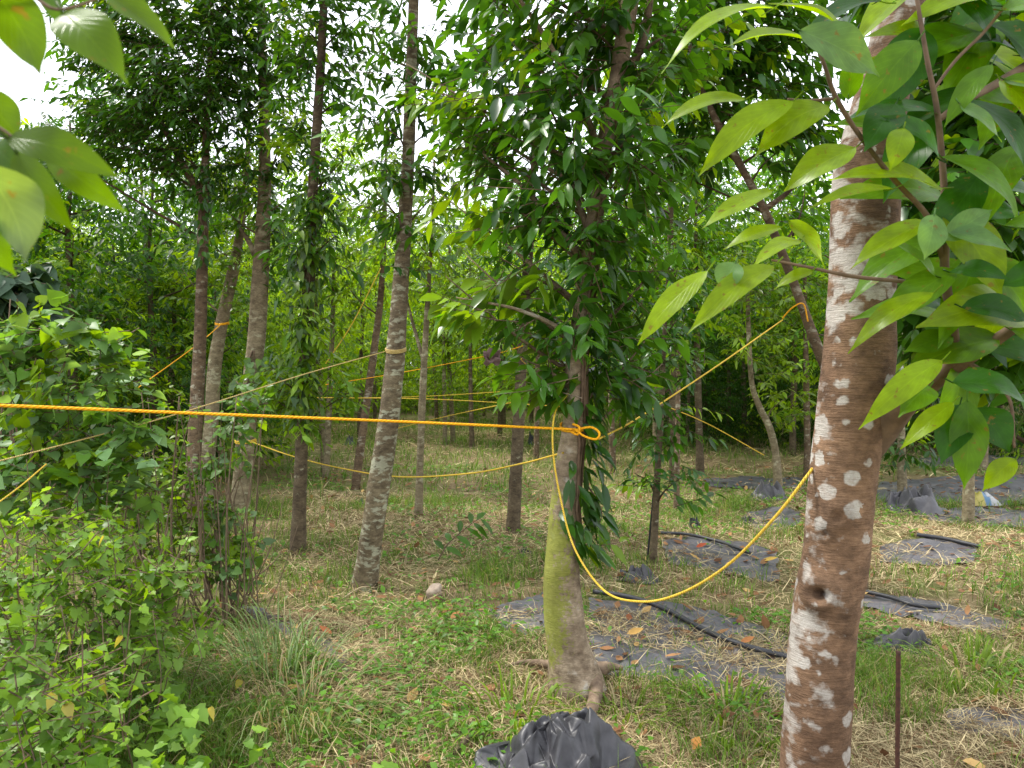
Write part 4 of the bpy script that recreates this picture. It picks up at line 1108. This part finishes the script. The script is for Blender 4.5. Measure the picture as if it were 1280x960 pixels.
def rs(xa, xb, y0, y1, n, lean=20, w=3, o=.4):
    return [(x := random.uniform(xa, xb), y0 + random.uniform(-10, 10), x + random.uniform(-lean, lean), y1 + random.uniform(-30, 30), random.uniform(w * .7, w * 1.5), random.uniform(-o, o)) for _ in range(n)]
C_SH = np.array((.095, .21, .018)); C_SHL = np.array((.21, .35, .045))
shrub('vine_shrub', 'tall shrub smothered in pale heart-shaped vine leaves at the left edge, under the orange rope',
      [(50, 430, 60, 45), (90, 480, 75, 50), (30, 500, 50, 55), (150, 470, 35, 40, .2), (60, 560, 85, 50), (130, 540, 50, 40), (85, 400, 35, 28, -.1), (20, 420, 40, 40), (140, 420, 16, 22), (70, 615, 90, 40), (140, 610, 60, 50), (20, 620, 50, 50), (170, 560, 30, 40)], 3.9,
      rs(20, 180, 700, 600, 7, 35, 2), C_SH * .95, C_PALE * 1.35, .082, .068, 'heart', .25, 1.35)
shrub('large_leaf_vine', 'hanging vine with large dull grey-green leaves at the left edge above the pale shrub',
      [(20, 370, 45, 35), (50, 385, 30, 30), (-10, 400, 40, 50), (30, 345, 40, 20), (20, 440, 30, 40)], 5.2, rs(0, 40, 600, 400, 6, 15), C_BLUE * .7, C_BLUE * 1.2, .16, .13, 'heart', 0, .8, down=.9)
shrub('twiggy_shrub', 'clump of bare brown stems with few leaves in front of the reddish forked trunk',
      [(185, 570, 45, 45, 0, .5), (200, 620, 50, 40, 0, .4), (160, 620, 40, 40), (215, 520, 25, 40, 0, .4), (180, 680, 50, 40), (225, 680, 40, 40, -.2), (200, 560, 30, 30, .2), (235, 620, 26, 40, -.1)], 4.9, rs(140, 240, 705, 590, 18, 38, 2.2, .5) + rs(150, 235, 700, 520, 9, 60, 2.4, .5) + rs(150, 245, 690, 630, 22, 70, 1.6, .5), C_SH * .8, C_YELL, .055, .042, 'heart', .15, 2.0)
shrub('twiggy_shrub', 'clump of thin upright stems with small leaves right of the pale mottled trunk',
      [(285, 570, 30, 30, 0, .6), (275, 660, 35, 45, 0, .6), (300, 520, 35, 25, 0, .8), (290, 700, 36, 36, -.1), (265, 610, 22, 40, 0, .6), (315, 500, 24, 20)], 4.9, rs(255, 325, 745, 600, 18, 50, 2.4, .4) + rs(255, 320, 745, 520, 9, 40, 2.6, .4) + rs(250, 330, 735, 660, 18, 80, 1.6, .4), C_SH, C_PALE, .065, .052, 'heart', .1, 2.3)
shrub('leafy_bush', 'dense low bush with pointed lobed leaves at the lower left edge',
      [(40, 690, 80, 60), (110, 720, 90, 50), (30, 760, 80, 60), (150, 690, 60, 40, .3), (90, 650, 70, 40, .3)], 3.1, rs(0, 190, 880, 760, 10, 40, 2), C_SH * .7, C_SHL, .047, .04, 'lobed', .12, 2.5)
shrub('leafy_bush', 'sloping leafy bush right of the low left one, reaching the brown stems',
      [(190, 730, 50, 40), (150, 780, 80, 45), (215, 700, 26, 24), (230, 770, 40, 35), (100, 800, 80, 40)], 3.2, rs(80, 240, 870, 790, 10, 40, 2), C_SH * .7, C_SHL, .050, .041, 'lobed', .1, 2.4)
shrub('leafy_bush', 'low creeping bush with yellowing leaves in the bottom left corner',
      [(40, 850, 90, 50), (130, 860, 80, 45), (50, 930, 100, 40), (-20, 800, 60, 60)], 2.35, rs(0, 160, 1050, 930, 8, 40, 2), C_SH * .65, C_SHL * .9, .043, .036, 'lobed', .08, 2.9)
# yellowed leaves on it
mbY = MB()
ypos = [(128, 850, 2.3), (68, 868, 2.2), (84, 880, 2.2), (130, 670, 3.0), (85, 790, 2.9), (300, 850, 3.6), (262, 885, 2.7), (150, 795, 2.9)]
for i, (x, y, d) in enumerate(ypos):
    m_ = MB(); add_leaves(m_, [P(x, y, d)], np.array([[.4 * (-1) ** i, -.2, -.9]]), rand_dirs(1) * .8 + np.array([[.2, -.3, .6]]), .045, .034, np.array([[.36, .31, .07]]), 'heart', .1)
    o = m_.build('yellow_leaf', M_VINE, offset=P(x, y, d)); tag(o, ['yellow leaf highest of those in the bottom left corner bush', 'single yellow leaf left of its pale twin in the bottom left bush', 'pale yellow leaf at the centre of the bottom left bush', 'yellow leaf below the vine shrub near the brown stems', 'yellow leaf deep in the low left bush', 'yellow leaf lying on the long arching grass', 'yellow leaf hanging over the creeping cover below the arching grass', 'yellow leaf in the sloping bush'][i], 'leaf', 'yellowed leaves at lower left')

# long arching grass clumps
def grass_clump(label, px, py, n, L, lean, tint_a, tint_b, w=.006, spread=.16):
    c = G(px, py); mb = MB()
    ang = RNG.random(n) * 2 * math.pi; rad = spread * np.sqrt(RNG.random(n))
    base = c + np.stack([np.cos(ang) * rad, np.sin(ang) * rad, np.zeros(n)], 1)
    base[:, 2] = H(base[:, 0], base[:, 1])
    ln = np.stack([np.cos(ang), np.sin(ang), np.zeros(n)], 1) * (.35 + 1.2 * RNG.random(n))[:, None] + np.asarray(lean)
    # four-segment arching blades
    Ls = L * (.5 + .7 * RNG.random(n)); tn = tints(n, tint_a, tint_b, .3, C_ST, .16)
    k = 7; t = np.linspace(0, 1, k)
    up = np.array([0, 0, 1.0])
    S = unit(np.cross(ln + 1e-4, up)); 
    Pp = base.copy(); rows = []
    for i in range(k):
        rows.append(np.stack([Pp - S * (w * (1 - .85 * t[i] ** 1.5)) / 2, Pp + S * (w * (1 - .85 * t[i] ** 1.5)) / 2], 1))
        dirv = unit(up * (1.15 - 1.75 * t[i]) + ln * (.35 + 1.0 * t[i]))
        Pp = Pp + dirv * (Ls / k)[:, None]
    V = np.stack(rows, 1)  # n,k,2,3
    V[..., 2] = np.maximum(V[..., 2], H(V[..., 0], V[..., 1]) + .01)
    f = np.array([[2 * i, 2 * i + 1, 2 * i + 3, 2 * i + 2] for i in range(k - 1)])
    mb.add(V.reshape(-1, 3), None, (f[None] + (np.arange(n) * 2 * k)[:, None, None]).reshape(-1, 4), np.repeat(tn, 2 * k, 0))
    o = mb.build('grass_clump', M_GRASS, offset=c); tag(o, label, 'grass')
    return o
C_GR = np.array((.10, .17, .035)); C_GRB = np.array((.19, .26, .10)); C_ST = np.array((.36, .29, .15))
grass_clump('clump of long arching grey-green grass leaning left beside the brown stems', 318, 838, 120, .52, (-.55, -.2, 0), C_GR, C_GRB, .009, .3)
grass_clump('clump of upright long grass right of the arching one by the mat corner', 378, 832, 70, .36, (.05, -.05, 0), C_GR * 1.1, C_GRB, .008, .18)
grass_clump('loose spreading clump of long grass in front of the arching one', 345, 890, 120, .45, (.1, -.3, 0), C_GR, C_GRB * 1.1, .008, .45)
grass_clump('dry straw clump fallen between the long grass clumps', 395, 905, 130, .4, (.3, -.3, 0), C_ST * .8, C_ST, .005, .25)
grass_clump('tuft of broad bright grass blades left below the mossy trunk', 640, 905, 90, .3, (0, -.1, 0), C_LIME * .6, C_LIME * .8, .014, .28)
grass_clump('tuft of broad bright grass between the wide mat and the spotted trunk', 910, 905, 110, .24, (0, -.1, 0), C_LIME * .6, C_LIME * .8, .013, .3)
grass_clump('tuft of broad bright grass right of the rusty rod', 1215, 850, 90, .26, (-.1, -.1, 0), C_LIME * .6, C_LIME * .8, .014, .3)
grass_clump('small tuft of grass growing by the black plastic sheet', 780, 905, 40, .24, (.1, 0, 0), C_LIME * .5, C_LIME * .8, .011, .15)

# ------------------------------------------------------------------ grass, straw and litter
def scatter(n, y0, y1, pw=1.0):
    t = RNG.random(n) ** pw
    y = y0 + (y1 - y0) * t
    x = (RNG.random(n) - .5) * 2 * (y * .70 + .35)
    return x, y
def zpos(x, y, z=0.0): return np.stack([x, y, H(x, y) + z], 1)

def green_mask(x, y):
    g = fnoise(x * .9 + 3, y * .9, 31)
    m = np.clip((g - .30) * 4, 0, 1)
    m = m * np.where((x > .1) & (y < 7), .55 + .5 * (fnoise(x * 2.2, y * 2.2, 207) > .53), 1)
    m = np.maximum(m, np.clip((.5 - np.abs(y - 13) / 12), 0, 1) * (np.abs(x + .6) < 3.0) * 1.4)
    m = np.maximum(m, np.clip(-.3 - x - .18 * y, 0, 1) * .9)
    return m
mb = MB()
for (n, y0, y1, L, w) in ((80000, 2.1, 4.6, .085, .0038), (90000, 4.4, 9, .10, .005), (60000, 9, 22, .14, .010), (8000, 20, 36, .25, .03)):
    x, y = scatter(n, y0, y1, .62)
    m = green_mask(x, y) * np.where(in_mats(x, y), .05 + .4 * (fnoise(x * 3.1, y * 3.1, 301) > .6), 1) * (.25 + .75 * (fnoise(x * 4, y * 4, 77) > .45))
    k = RNG.random(n) < m; x, y = x[k], y[k]; n = len(x)
    a = RNG.random(n) * 2 * math.pi
    ln = np.stack([np.cos(a), np.sin(a), np.zeros(n)], 1) * (.15 + .9 * RNG.random(n))[:, None]
    tall = .6 + 1.0 * RNG.random(n) ** 2 + .7 * (fnoise(x * 1.6, y * 1.6, 51) > .58)
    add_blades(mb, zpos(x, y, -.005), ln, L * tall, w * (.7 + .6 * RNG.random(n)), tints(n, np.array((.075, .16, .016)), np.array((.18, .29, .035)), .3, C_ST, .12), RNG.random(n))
o = mb.build('grass', M_GRASS); tag(o, 'short green grass growing in patches through the straw', 'grass', kind='stuff')

mb = MB()
for (n, y0, y1, L, w) in ((100000, 2.1, 4.8, .12, .0028), (80000, 4.6, 9.5, .15, .004), (36000, 9, 22, .2, .009)):
    x, y = scatter(n, y0, y1, .62)
    m = np.clip(1.15 - green_mask(x, y) * .75, 0, 1) * np.where(in_mats(x, y), .07 + .7 * (fnoise(x * 2.5, y * 2.5, 91) > .61), 1)
    m *= np.clip((x + .24 * y + .75) * 2.0, .1, 1)
    k = RNG.random(n) < m; x, y = x[k], y[k]; n = len(x)
    a = RNG.random(n) * 2 * math.pi; tl = RNG.random(n) ** 2 * .5 + .02
    D = np.stack([np.cos(a), np.sin(a), tl], 1); D = unit(D)
    S = np.stack([-np.sin(a), np.cos(a), RNG.normal(size=n) * .4], 1)
    Ls = L * (.35 + RNG.random(n)); Ws = w * (.6 + .8 * RNG.random(n))
    b0 = zpos(x, y, .003 + .022 * RNG.random(n) + np.where(in_mats(x, y), .012, 0))
    md = b0 + D * (Ls * .5)[:, None] + np.stack([RNG.normal(size=n) * .01, RNG.normal(size=n) * .01, RNG.random(n) * .012], 1)
    e = md + (D + rand_dirs(n) * .25 - np.array([0, 0, .15])) * (Ls * .5)[:, None]
    e[:, 2] = np.maximum(e[:, 2], H(e[:, 0], e[:, 1]) + .004)
    V = np.stack([b0 - S * Ws[:, None] / 2, b0 + S * Ws[:, None] / 2, md - S * Ws[:, None] / 2, md + S * Ws[:, None] / 2, e], 1).reshape(-1, 3)
    off = (np.arange(n) * 5)[:, None]
    tn = tints(n, np.array((.25, .185, .095)), np.array((.62, .51, .28)), .3, np.array((.17, .1, .05)), .2)
    mb.add(V, np.array([2, 3, 4])[None] + off, np.array([0, 1, 3, 2])[None] + off, np.repeat(tn, 5, 0))
o = mb.build('straw', M_STRAW); tag(o, 'dry cut grass and straw covering the ground between the trees', 'straw', kind='stuff')

mb = MB()
for (n, y0, y1, L) in ((26000, 2.1, 5, .04), (26000, 5, 12, .05)):
    x, y = scatter(n, y0, y1, .65)
    m = np.clip((fnoise(x * 1.1 + 9, y * 1.1, 131) - .44) * 5, 0, 1) * np.where(in_mats(x, y), .08, 1)
    k = RNG.random(n) < m; x, y = x[k], y[k]; n = len(x)
    D = rand_dirs(n) * np.array([1, 1, .25]); Nn = unit(np.array([0, 0, 1.0]) + rand_dirs(n) * .5)
    sz = .6 + .8 * RNG.random(n)
    add_leaves(mb, zpos(x, y, .015 + .07 * RNG.random(n)), D, Nn, L * sz, L * .55 * sz, tints(n, C_MID * 1.1, C_SH * 1.3, .3), 'lite', .2)
# creeping broad-leaved cover along the bottom left
n = 15000
x, y = scatter(n, 1.9, 4.4, .8)
k = (x < -.18 * y + .1 + .25 * (fnoise(x * 2, y * 2, 7) - .5)) & (y < 3.4 + RNG.random(n) * .5) & (fnoise(x * 2.2, y * 2.2, 23) > .38 + .28 * (x + .55 * y > .4))
x, y = x[k], y[k]; n = len(x)
hgt = .03 + RNG.random(n) * (.08 + .3 * np.clip(-x - .18 * y, 0, 1))
sz = .6 + .8 * RNG.random(n)
add_leaves(mb, zpos(x, y, hgt), rand_dirs(n) * np.array([1, 1, .3]) - np.array([0, .3, .25]), unit(np.array([0, -.3, 1.0]) + rand_dirs(n) * .55), .062 * sz, .052 * sz,
           tints(n, C_SH * .85, C_SHL * 1.05, .3, np.array((.35, .32, .06)), .015), 'lobed', .15)
o = mb.build('ground_cover', M_VINE); tag(o, 'low broad-leaved weeds creeping over the ground', 'weeds', kind='stuff')

mb = MB()
n = 3400
x, y = scatter(n, 2.2, 12, .7)
D = rand_dirs(n) * np.array([1, 1, .15]); Nn = unit(np.array([0, 0, 1.0]) + rand_dirs(n) * .45)
sz = .5 + .9 * RNG.random(n)
add_leaves(mb, zpos(x, y, .02 + .02 * RNG.random(n)), D, Nn, .075 * sz, .036 * sz, tints(n, np.array((.13, .06, .028)), np.array((.30, .16, .07)), .35, np.array((.42, .27, .1)), .1), 'ellipse', -.15)
o = mb.build('leaf_litter', M_LITTER); tag(o, 'dead brown leaves scattered over straw and mats', 'leaf litter', kind='stuff')

# separate large dead leaves
def dead_leaf(label, px, py, L, W, c, ang, lift=.05, tilt=.2):
    b = G(px, py, lift); mb = MB()
    add_leaves(mb, [b], np.array([[math.cos(ang), math.sin(ang), tilt]]), np.array([[.1, -.4, .9]]), L, W, np.array([c]), 'ellipse', -.1)
    o = mb.build('dead_leaf', M_LITTER, offset=b); tag(o, label, 'leaf')
dead_leaf('yellow-brown dead leaf lying on the wide mat behind the mossy trunk', 783, 803, .1, .05, (.45, .27, .08), 0)
dead_leaf('rusty dead leaf standing on the wide mat near the hose', 786, 786, .07, .04, (.2, .07, .03), 1.4)
dead_leaf('orange-brown dead leaf near the spotted trunk on the wide mat', 925, 814, .09, .04, (.4, .17, .06), .2)
dead_leaf('orange dead leaf in straw at the foot of the spotted trunk', 866, 952, .08, .045, (.5, .22, .06), 1.0)
dead_leaf('red-brown dead leaf left in the straw near the arching grass', 415, 803, .1, .04, (.3, .1, .04), 2.6)
dead_leaf('brown dead leaf on the straw left of the mossy trunk', 563, 783, .08, .04, (.4, .17, .07), .8)
dead_leaf('red dead leaf on the mat strip left of the spotted trunk', 870, 691, .1, .05, (.4, .09, .04), .2)
dead_leaf('yellow dead leaf on straw right of the thin sapling', 952, 708, .13, .06, (.5, .33, .07), -.5)

# pale stone standing in the straw
def stone():
    c = G(543, 750); mb = MB()
    n, m = 18, 12
    V = []
    for i in range(m):
        for j in range(n):
            th = math.pi * i / (m - 1); ph = 2 * math.pi * j / n
            v = Vector((math.sin(th) * math.cos(ph), math.sin(th) * math.sin(ph), math.cos(th)))
            r = 1 + .35 * mnoise.noise(v * 1.3 + Vector((4, 2, 1))) + .1 * mnoise.noise(v * 4)
            V.append((c[0] + v.x * .055 * r + v.z * .018, c[1] + v.y * .04 * r, c[2] + .05 + v.z * .062 * r))
    idx = np.arange(n * m).reshape(m, n); a = idx[:-1]; b = idx[1:]
    f4 = np.stack([a, b, np.roll(b, -1, 1), np.roll(a, -1, 1)], -1).reshape(-1, 4)
    mb.add(V, None, f4)
    o = mb.build('stone', simple_noise_mat('pale_stone', (.25, .19, .14), (.45, .36, .28), 30, .9), offset=c); tag(o, 'pale brown stone in the straw right of the lichen-banded trunk foot', 'stone')
stone()

# fallen sticks
def stick(label, a, b, r, mat=M_TWIG):
    p0 = G(*a, .02); p1 = G(*b, .03); mb = MB()
    add_tube(mb, smooth_path([p0, (p0 + p1) / 2 + np.array([0, .03, .03]), p1], 10), np.linspace(r, r * .5, 10), 6, .1, 2)
    o = mb.build('stick', mat, offset=p0); tag(o, label, 'stick')
stick('dark rotten stick lying in grass left of the black plastic sheet', (565, 950), (618, 930), .016, M_BARK_DARK)
stick('pale dry stalk lying on straw at the foot of the lichen-banded trunk', (428, 752), (470, 740), .005, simple_noise_mat('dry_stalk', (.35, .27, .15), (.5, .4, .25)))
stick('pale dry stalk slanting across the wide mat', (928, 790), (975, 820), .005, simple_noise_mat('dry_stalk', (.4, .32, .18), (.55, .45, .28)))

# printed sack far right
def sack():
    c = G(1226, 632); mb = MB()
    n, m = 24, 12
    V = []; cl = []
    for i in range(m):
        for j in range(n):
            u = j / (n - 1) - .5; v = i / (m - 1) - .5
            h = .12 * max(0, 1 - (2 * abs(u)) ** 3) * max(0, 1 - (2 * abs(v)) ** 3) * (1 + .5 * mnoise.noise(Vector((u * 5, v * 5, 2))))
            V.append((c[0] + u * .36, c[1] + v * .26, float(H(c[0], c[1])) + .02 + h))
            cl.append((.30, .25, .04) if u < -.05 else ((.05, .13, .22) if u < .12 else (.3, .3, .29)))
    idx = np.arange(n * m).reshape(m, n)
    f4 = np.stack([idx[:-1, :-1], idx[:-1, 1:], idx[1:, 1:], idx[1:, :-1]], -1).reshape(-1, 4)
    mb.add(V, None, f4, cl)
    mm, nt, out = nmat('printed_plastic'); at = N_(nt, 'ShaderNodeAttribute', attribute_name='tint'); bs = N_(nt, 'ShaderNodeBsdfPrincipled', i_Roughness=.4)
    nt.links.new(at.outputs['Color'], bs.inputs['Base Color']); nt.links.new(bs.outputs[0], out.inputs['Surface'])
    o = mb.build('sack', mm, offset=c); tag(o, 'yellow, blue and white plastic sack lying on the mats beside the pale slim trunk', 'sack')
sack()

# rusty rod
def rod():
    d = 2.62; top = P(1123, 814, d); bot = P(1122, 960, d); x, y = bot[0], bot[1]
    b = ground_at(x, y, -.1)
    mb = MB(); q = np.linspace(b, top, 60)
    rr = .0072 + .0012 * (np.arange(60) % 2)
    add_tube(mb, q, rr, 10, .05, 2)
    o = mb.build('rusty_rod', M_RUST, offset=ground_at(x, y)); tag(o, 'thin rusty iron rod standing upright right of the spotted trunk', 'rod')
rod()
# second dark stake along the sapling
def stake():
    mb = MB(); b = G(808, 706, -.05); t = P(822, 560, SD)
    add_tube(mb, np.linspace(b, t, 12), .008, 6, .1, 4)
    o = mb.build('stake', M_HOSE, offset=G(808, 706)); tag(o, 'thin black stake leaning on the sapling right of the mossy trunk', 'stake')
stake()
# brown rag hanging from a rope
def rag():
    c = P(615, 447, 7.0); n = 10; V = []
    for i in range(n):
        for j in range(n):
            u = j / 9 - .5; v = i / 9 - .5; q = Vector((u * 3, v * 3, 5))
            V.append(c + np.array([u * .15 + .03 * mnoise.noise(q * 2), .07 * mnoise.noise(q), -v * .12 + .05 * mnoise.noise(q + Vector((3, 3, 3)))]))
    idx = np.arange(n * n).reshape(n, n); mb = MB()
    mb.add(V, None, np.stack([idx[:-1, :-1], idx[:-1, 1:], idx[1:, 1:], idx[1:, :-1]], -1).reshape(-1, 4))
    o = mb.build('withered_leaf', simple_noise_mat('withered', (.09, .05, .045), (.2, .13, .12), 12), offset=c); tag(o, 'withered purple-brown leaf bundle hanging on the far rope left of the mossy trunk', 'leaf')
rag()

# ------------------------------------------------------------------ ropes
def rope(label, pts, r, mat, n=80, sag=0.0, name='rope', group='ropes strung between the trees'):
    pts = [np.asarray(p, float) for p in pts]
    if len(pts) == 2:
        t = np.linspace(0, 1, n)[:, None]; q = pts[0] * (1 - t) + pts[1] * t
        q[:, 2] -= sag * 4 * (t * (1 - t))[:, 0]
    else: q = smooth_path(pts, n)
    c = q[0].copy()
    mb = MB(); add_tube(mb, q, r, 8)
    o = mb.build(name, mat, offset=c); tag(o, label, 'rope', group)
    return o, q
def coil(parent, q, rr, z, turns, r, mat, slope=.02, name='knot', extra=None):
    i = int(np.argmin(np.abs(q[:, 2] - z))); n = int(40 * turns)
    t = np.linspace(0, turns * 2 * math.pi, n); k = rr[i] + r * .8
    pts = np.stack([q[i][0] + np.cos(t) * k, q[i][1] + np.sin(t) * k, z + (t / (2 * math.pi) - turns / 2) * r * 2.1 + np.sin(t) * slope], 1)
    mb = MB(); add_tube(mb, pts, r, 8)
    for e in (extra or []): add_tube(mb, smooth_path(e, 40), r, 8)
    return mb.build(name, mat, parent, offset=np.array(parent.location))

knot_pt = P(722, 537, MD - .13)
o, q = rope('thick orange rope stretched taut from the left edge to the mossy trunk', [P(-330, 497, 2.0), P(0, 507, 2.62), P(250, 517, 3.02), P(500, 527, 3.42), knot_pt], .0061, M_ROPE_ORANGE, 200)
zk = knot_pt[2]
loop = [P(718, 538, MD - .14), P(738, 534, MD - .19), P(749, 541, MD - .22), P(745, 549, MD - .22), P(730, 545, MD - .18), P(718, 536, MD - .15)]
coil(o, MQ, MR, zk, 2.5, .0055, M_ROPE_ORANGE, .01, extra=[loop, [P(716, 530, MD - .14), P(724, 534, MD - .165), P(722, 543, MD - .16), P(714, 540, MD - .14)]])
o, q = rope('yellow rope running up right from the knot loop to the limb behind the spotted trunk', [P(748, 549, MD - .12), P(800, 521, 4.3), P(900, 455, 5.0), P(978, 400, 5.55)], .0048, M_ROPE_YELLOW)
o, q = rope('slack yellow rope hanging in a deep loop from the mossy trunk to the spotted trunk', [P(710, 492, MD - .14), P(694, 515, MD - .2), P(691, 560, MD - .25), P(700, 620, MD - .3), P(718, 685, MD - .45), P(755, 738, MD - .7), P(800, 752, MD - 1.0), P(850, 742, MD - 1.2), P(910, 706, MD - 1.4), P(970, 645, MD - 1.55), P(1011, 592, 2.19), P(1028, 572, 2.31), P(1062, 562, 2.36)], .0044, M_ROPE_YELLOW, 160)
o, q = rope('bright yellow strap slanting down to the mossy trunk from the grey trunk', [P(650, 447, 7.2), P(697, 496, MD)], .007, M_ROPE_YELLOW)
o, q = rope('thin straw-coloured rope rising from the left edge to the lichen-banded trunk', [P(-150, 612, 2.6), P(0, 576, 3.2), P(120, 545, 3.8), P(230, 515, 4.3), P(380, 468, 5.0), P(490, 437, LD)], .0034, M_ROPE_PALE, 120)
coil(o, LQ, LR, P(494, 437, LD)[2], 3, .0045, M_ROPE_PALE, .02)
o, q = rope('orange rope slanting from the vine shrub up to the sloping trunk', [P(172, 485, 6.5), P(245, 432, 7.9), P(278, 404, 8.7)], .005, M_ROPE_ORANGE)
coil(o, QB, RB, P(278, 404, 8.8)[2], 2, .006, M_ROPE_ORANGE, .02)
o, q = rope('sagging yellow rope from the pale mottled trunk past the lichen-banded one to the mossy trunk', [P(311, 551, 7.8), P(365, 570, 7.2), P(430, 586, 6.6), P(500, 596, 6.1), P(585, 592, 5.4), P(650, 580, 4.7), P(704, 566, MD - .05)], .0052, M_ROPE_YELLOW, 120)
coil(o, QC, RC, P(311, 551, 8.0)[2], 2, .008, M_ROPE_YELLOW, .015)
o, q = rope('lower of two distant level yellow ropes behind the lichen-banded trunk', [P(395, 497, 9.5), P(540, 499, 9.2), P(700, 508, 8.8)], 0.0050, M_ROPE_YELLOW)
o, q = rope('upper of two distant level yellow ropes behind the lichen-banded trunk', [P(440, 498, 10), P(540, 495, 9.6), P(650, 488, 9.0)], 0.0050, M_ROPE_YELLOW)
o, q = rope('thin far rope rising from behind the lichen-banded trunk to the withered leaf bundle', [P(400, 482, 9), P(500, 466, 8.2), P(612, 444, 7.2), P(655, 432, 7.2)], 0.0040, M_ROPE_ORANGE)
o, q = rope('short yellow rope slanting up right beyond the grass lane', [P(490, 537, 11), P(560, 520, 10), P(645, 502, 7.5)], 0.0050, M_ROPE_YELLOW)
o, q = rope('yellow rope hanging between far trunks left of the spotted trunk', [P(826, 505, 9.5), P(885, 530, 9.5), P(955, 569, 9.4)], 0.0058, M_ROPE_YELLOW)
o, q = rope('thin yellow rope rising steeply left of the lichen-banded trunk', [P(402, 462, 7.0), P(440, 405, 7.0), P(476, 335, 7.0)], .005, M_ROPE_YELLOW)
o, q = rope('yellow rope crossing the vine shrub low at the left edge', [P(-40, 655, 3.2), P(20, 612, 3.35), P(58, 580, 3.5)], .0034, M_ROPE_YELLOW)
o, q = rope('orange rope end wrapped on the bent limb left of the spotted trunk', [P(978, 398, 5.5), P(990, 385, 5.46), P(1004, 380, 5.45), P(1010, 402, 5.45)], .005, M_ROPE_ORANGE)

# ------------------------------------------------------------------ light
w = bpy.data.worlds.new('World'); SC.world = w; w.use_nodes = True
nt = w.node_tree
for nd in list(nt.nodes): nt.nodes.remove(nd)
sky = nt.nodes.new('ShaderNodeTexSky'); sky.sky_type = 'NISHITA'; sky.sun_disc = False
SUN_EL, SUN_AZ = R(56), R(-62)      # azimuth from +Y towards +X
sky.sun_elevation = SUN_EL; sky.sun_rotation = SUN_AZ; sky.dust_density = 3.0; sky.air_density = 1.0; sky.ozone_density = 1.0
tc = nt.nodes.new('ShaderNodeTexCoord')
cn = noise_(nt, tc.outputs['Generated'], 2.4, 5, .55)
cov = ramp(nt, cn, [(.25, .80), (.6, .97)])
colr = mixc(nt, cov, sky.outputs[0], (20.5, 21.2, 23.0))
bg = nt.nodes.new('ShaderNodeBackground'); bg.inputs[1].default_value = .12
nt.links.new(colr, bg.inputs[0])
wo = nt.nodes.new('ShaderNodeOutputWorld'); nt.links.new(bg.outputs[0], wo.inputs[0])

sl = bpy.data.lights.new('Sun', 'SUN'); sl.energy = 5.0; sl.angle = R(10); sl.color = (1, .96, .88)
so = bpy.data.objects.new('Sun', sl); COL.objects.link(so)
sd = Vector((math.cos(SUN_EL) * math.sin(SUN_AZ), math.cos(SUN_EL) * math.cos(SUN_AZ), math.sin(SUN_EL)))
so.rotation_euler = (-sd).to_track_quat('-Z', 'Y').to_euler(); so.location = (0, 0, 30)

# ------------------------------------------------------------------ camera object and render settings
cam = bpy.data.cameras.new('Camera'); co = bpy.data.objects.new('Camera', cam); COL.objects.link(co)
co.location = CAM; co.rotation_euler = (math.pi / 2 - PITCH, 0, 0)
cam.sensor_width = 36; cam.lens = 36 * F / 1280; cam.clip_start = .05; cam.clip_end = 2000
cam.dof.use_dof = True; cam.dof.focus_distance = 4.2; cam.dof.aperture_fstop = cam.lens / 3.0
SC.camera = co
SC.view_settings.view_transform = 'Standard'; SC.view_settings.look = 'None'; SC.view_settings.exposure = 0
SC.render.resolution_x = 1024; SC.render.resolution_y = 768
cy = SC.cycles
cy.max_bounces = 7; cy.diffuse_bounces = 4; cy.glossy_bounces = 2; cy.transmission_bounces = 2; cy.transparent_max_bounces = 4
cy.use_denoising = True
try: cy.denoiser = 'OPENIMAGEDENOISE'; cy.denoising_input_passes = 'RGB_ALBEDO_NORMAL'
except Exception: pass
cy.sample_clamp_indirect = 8
cy.caustics_reflective = False; cy.caustics_refractive = False
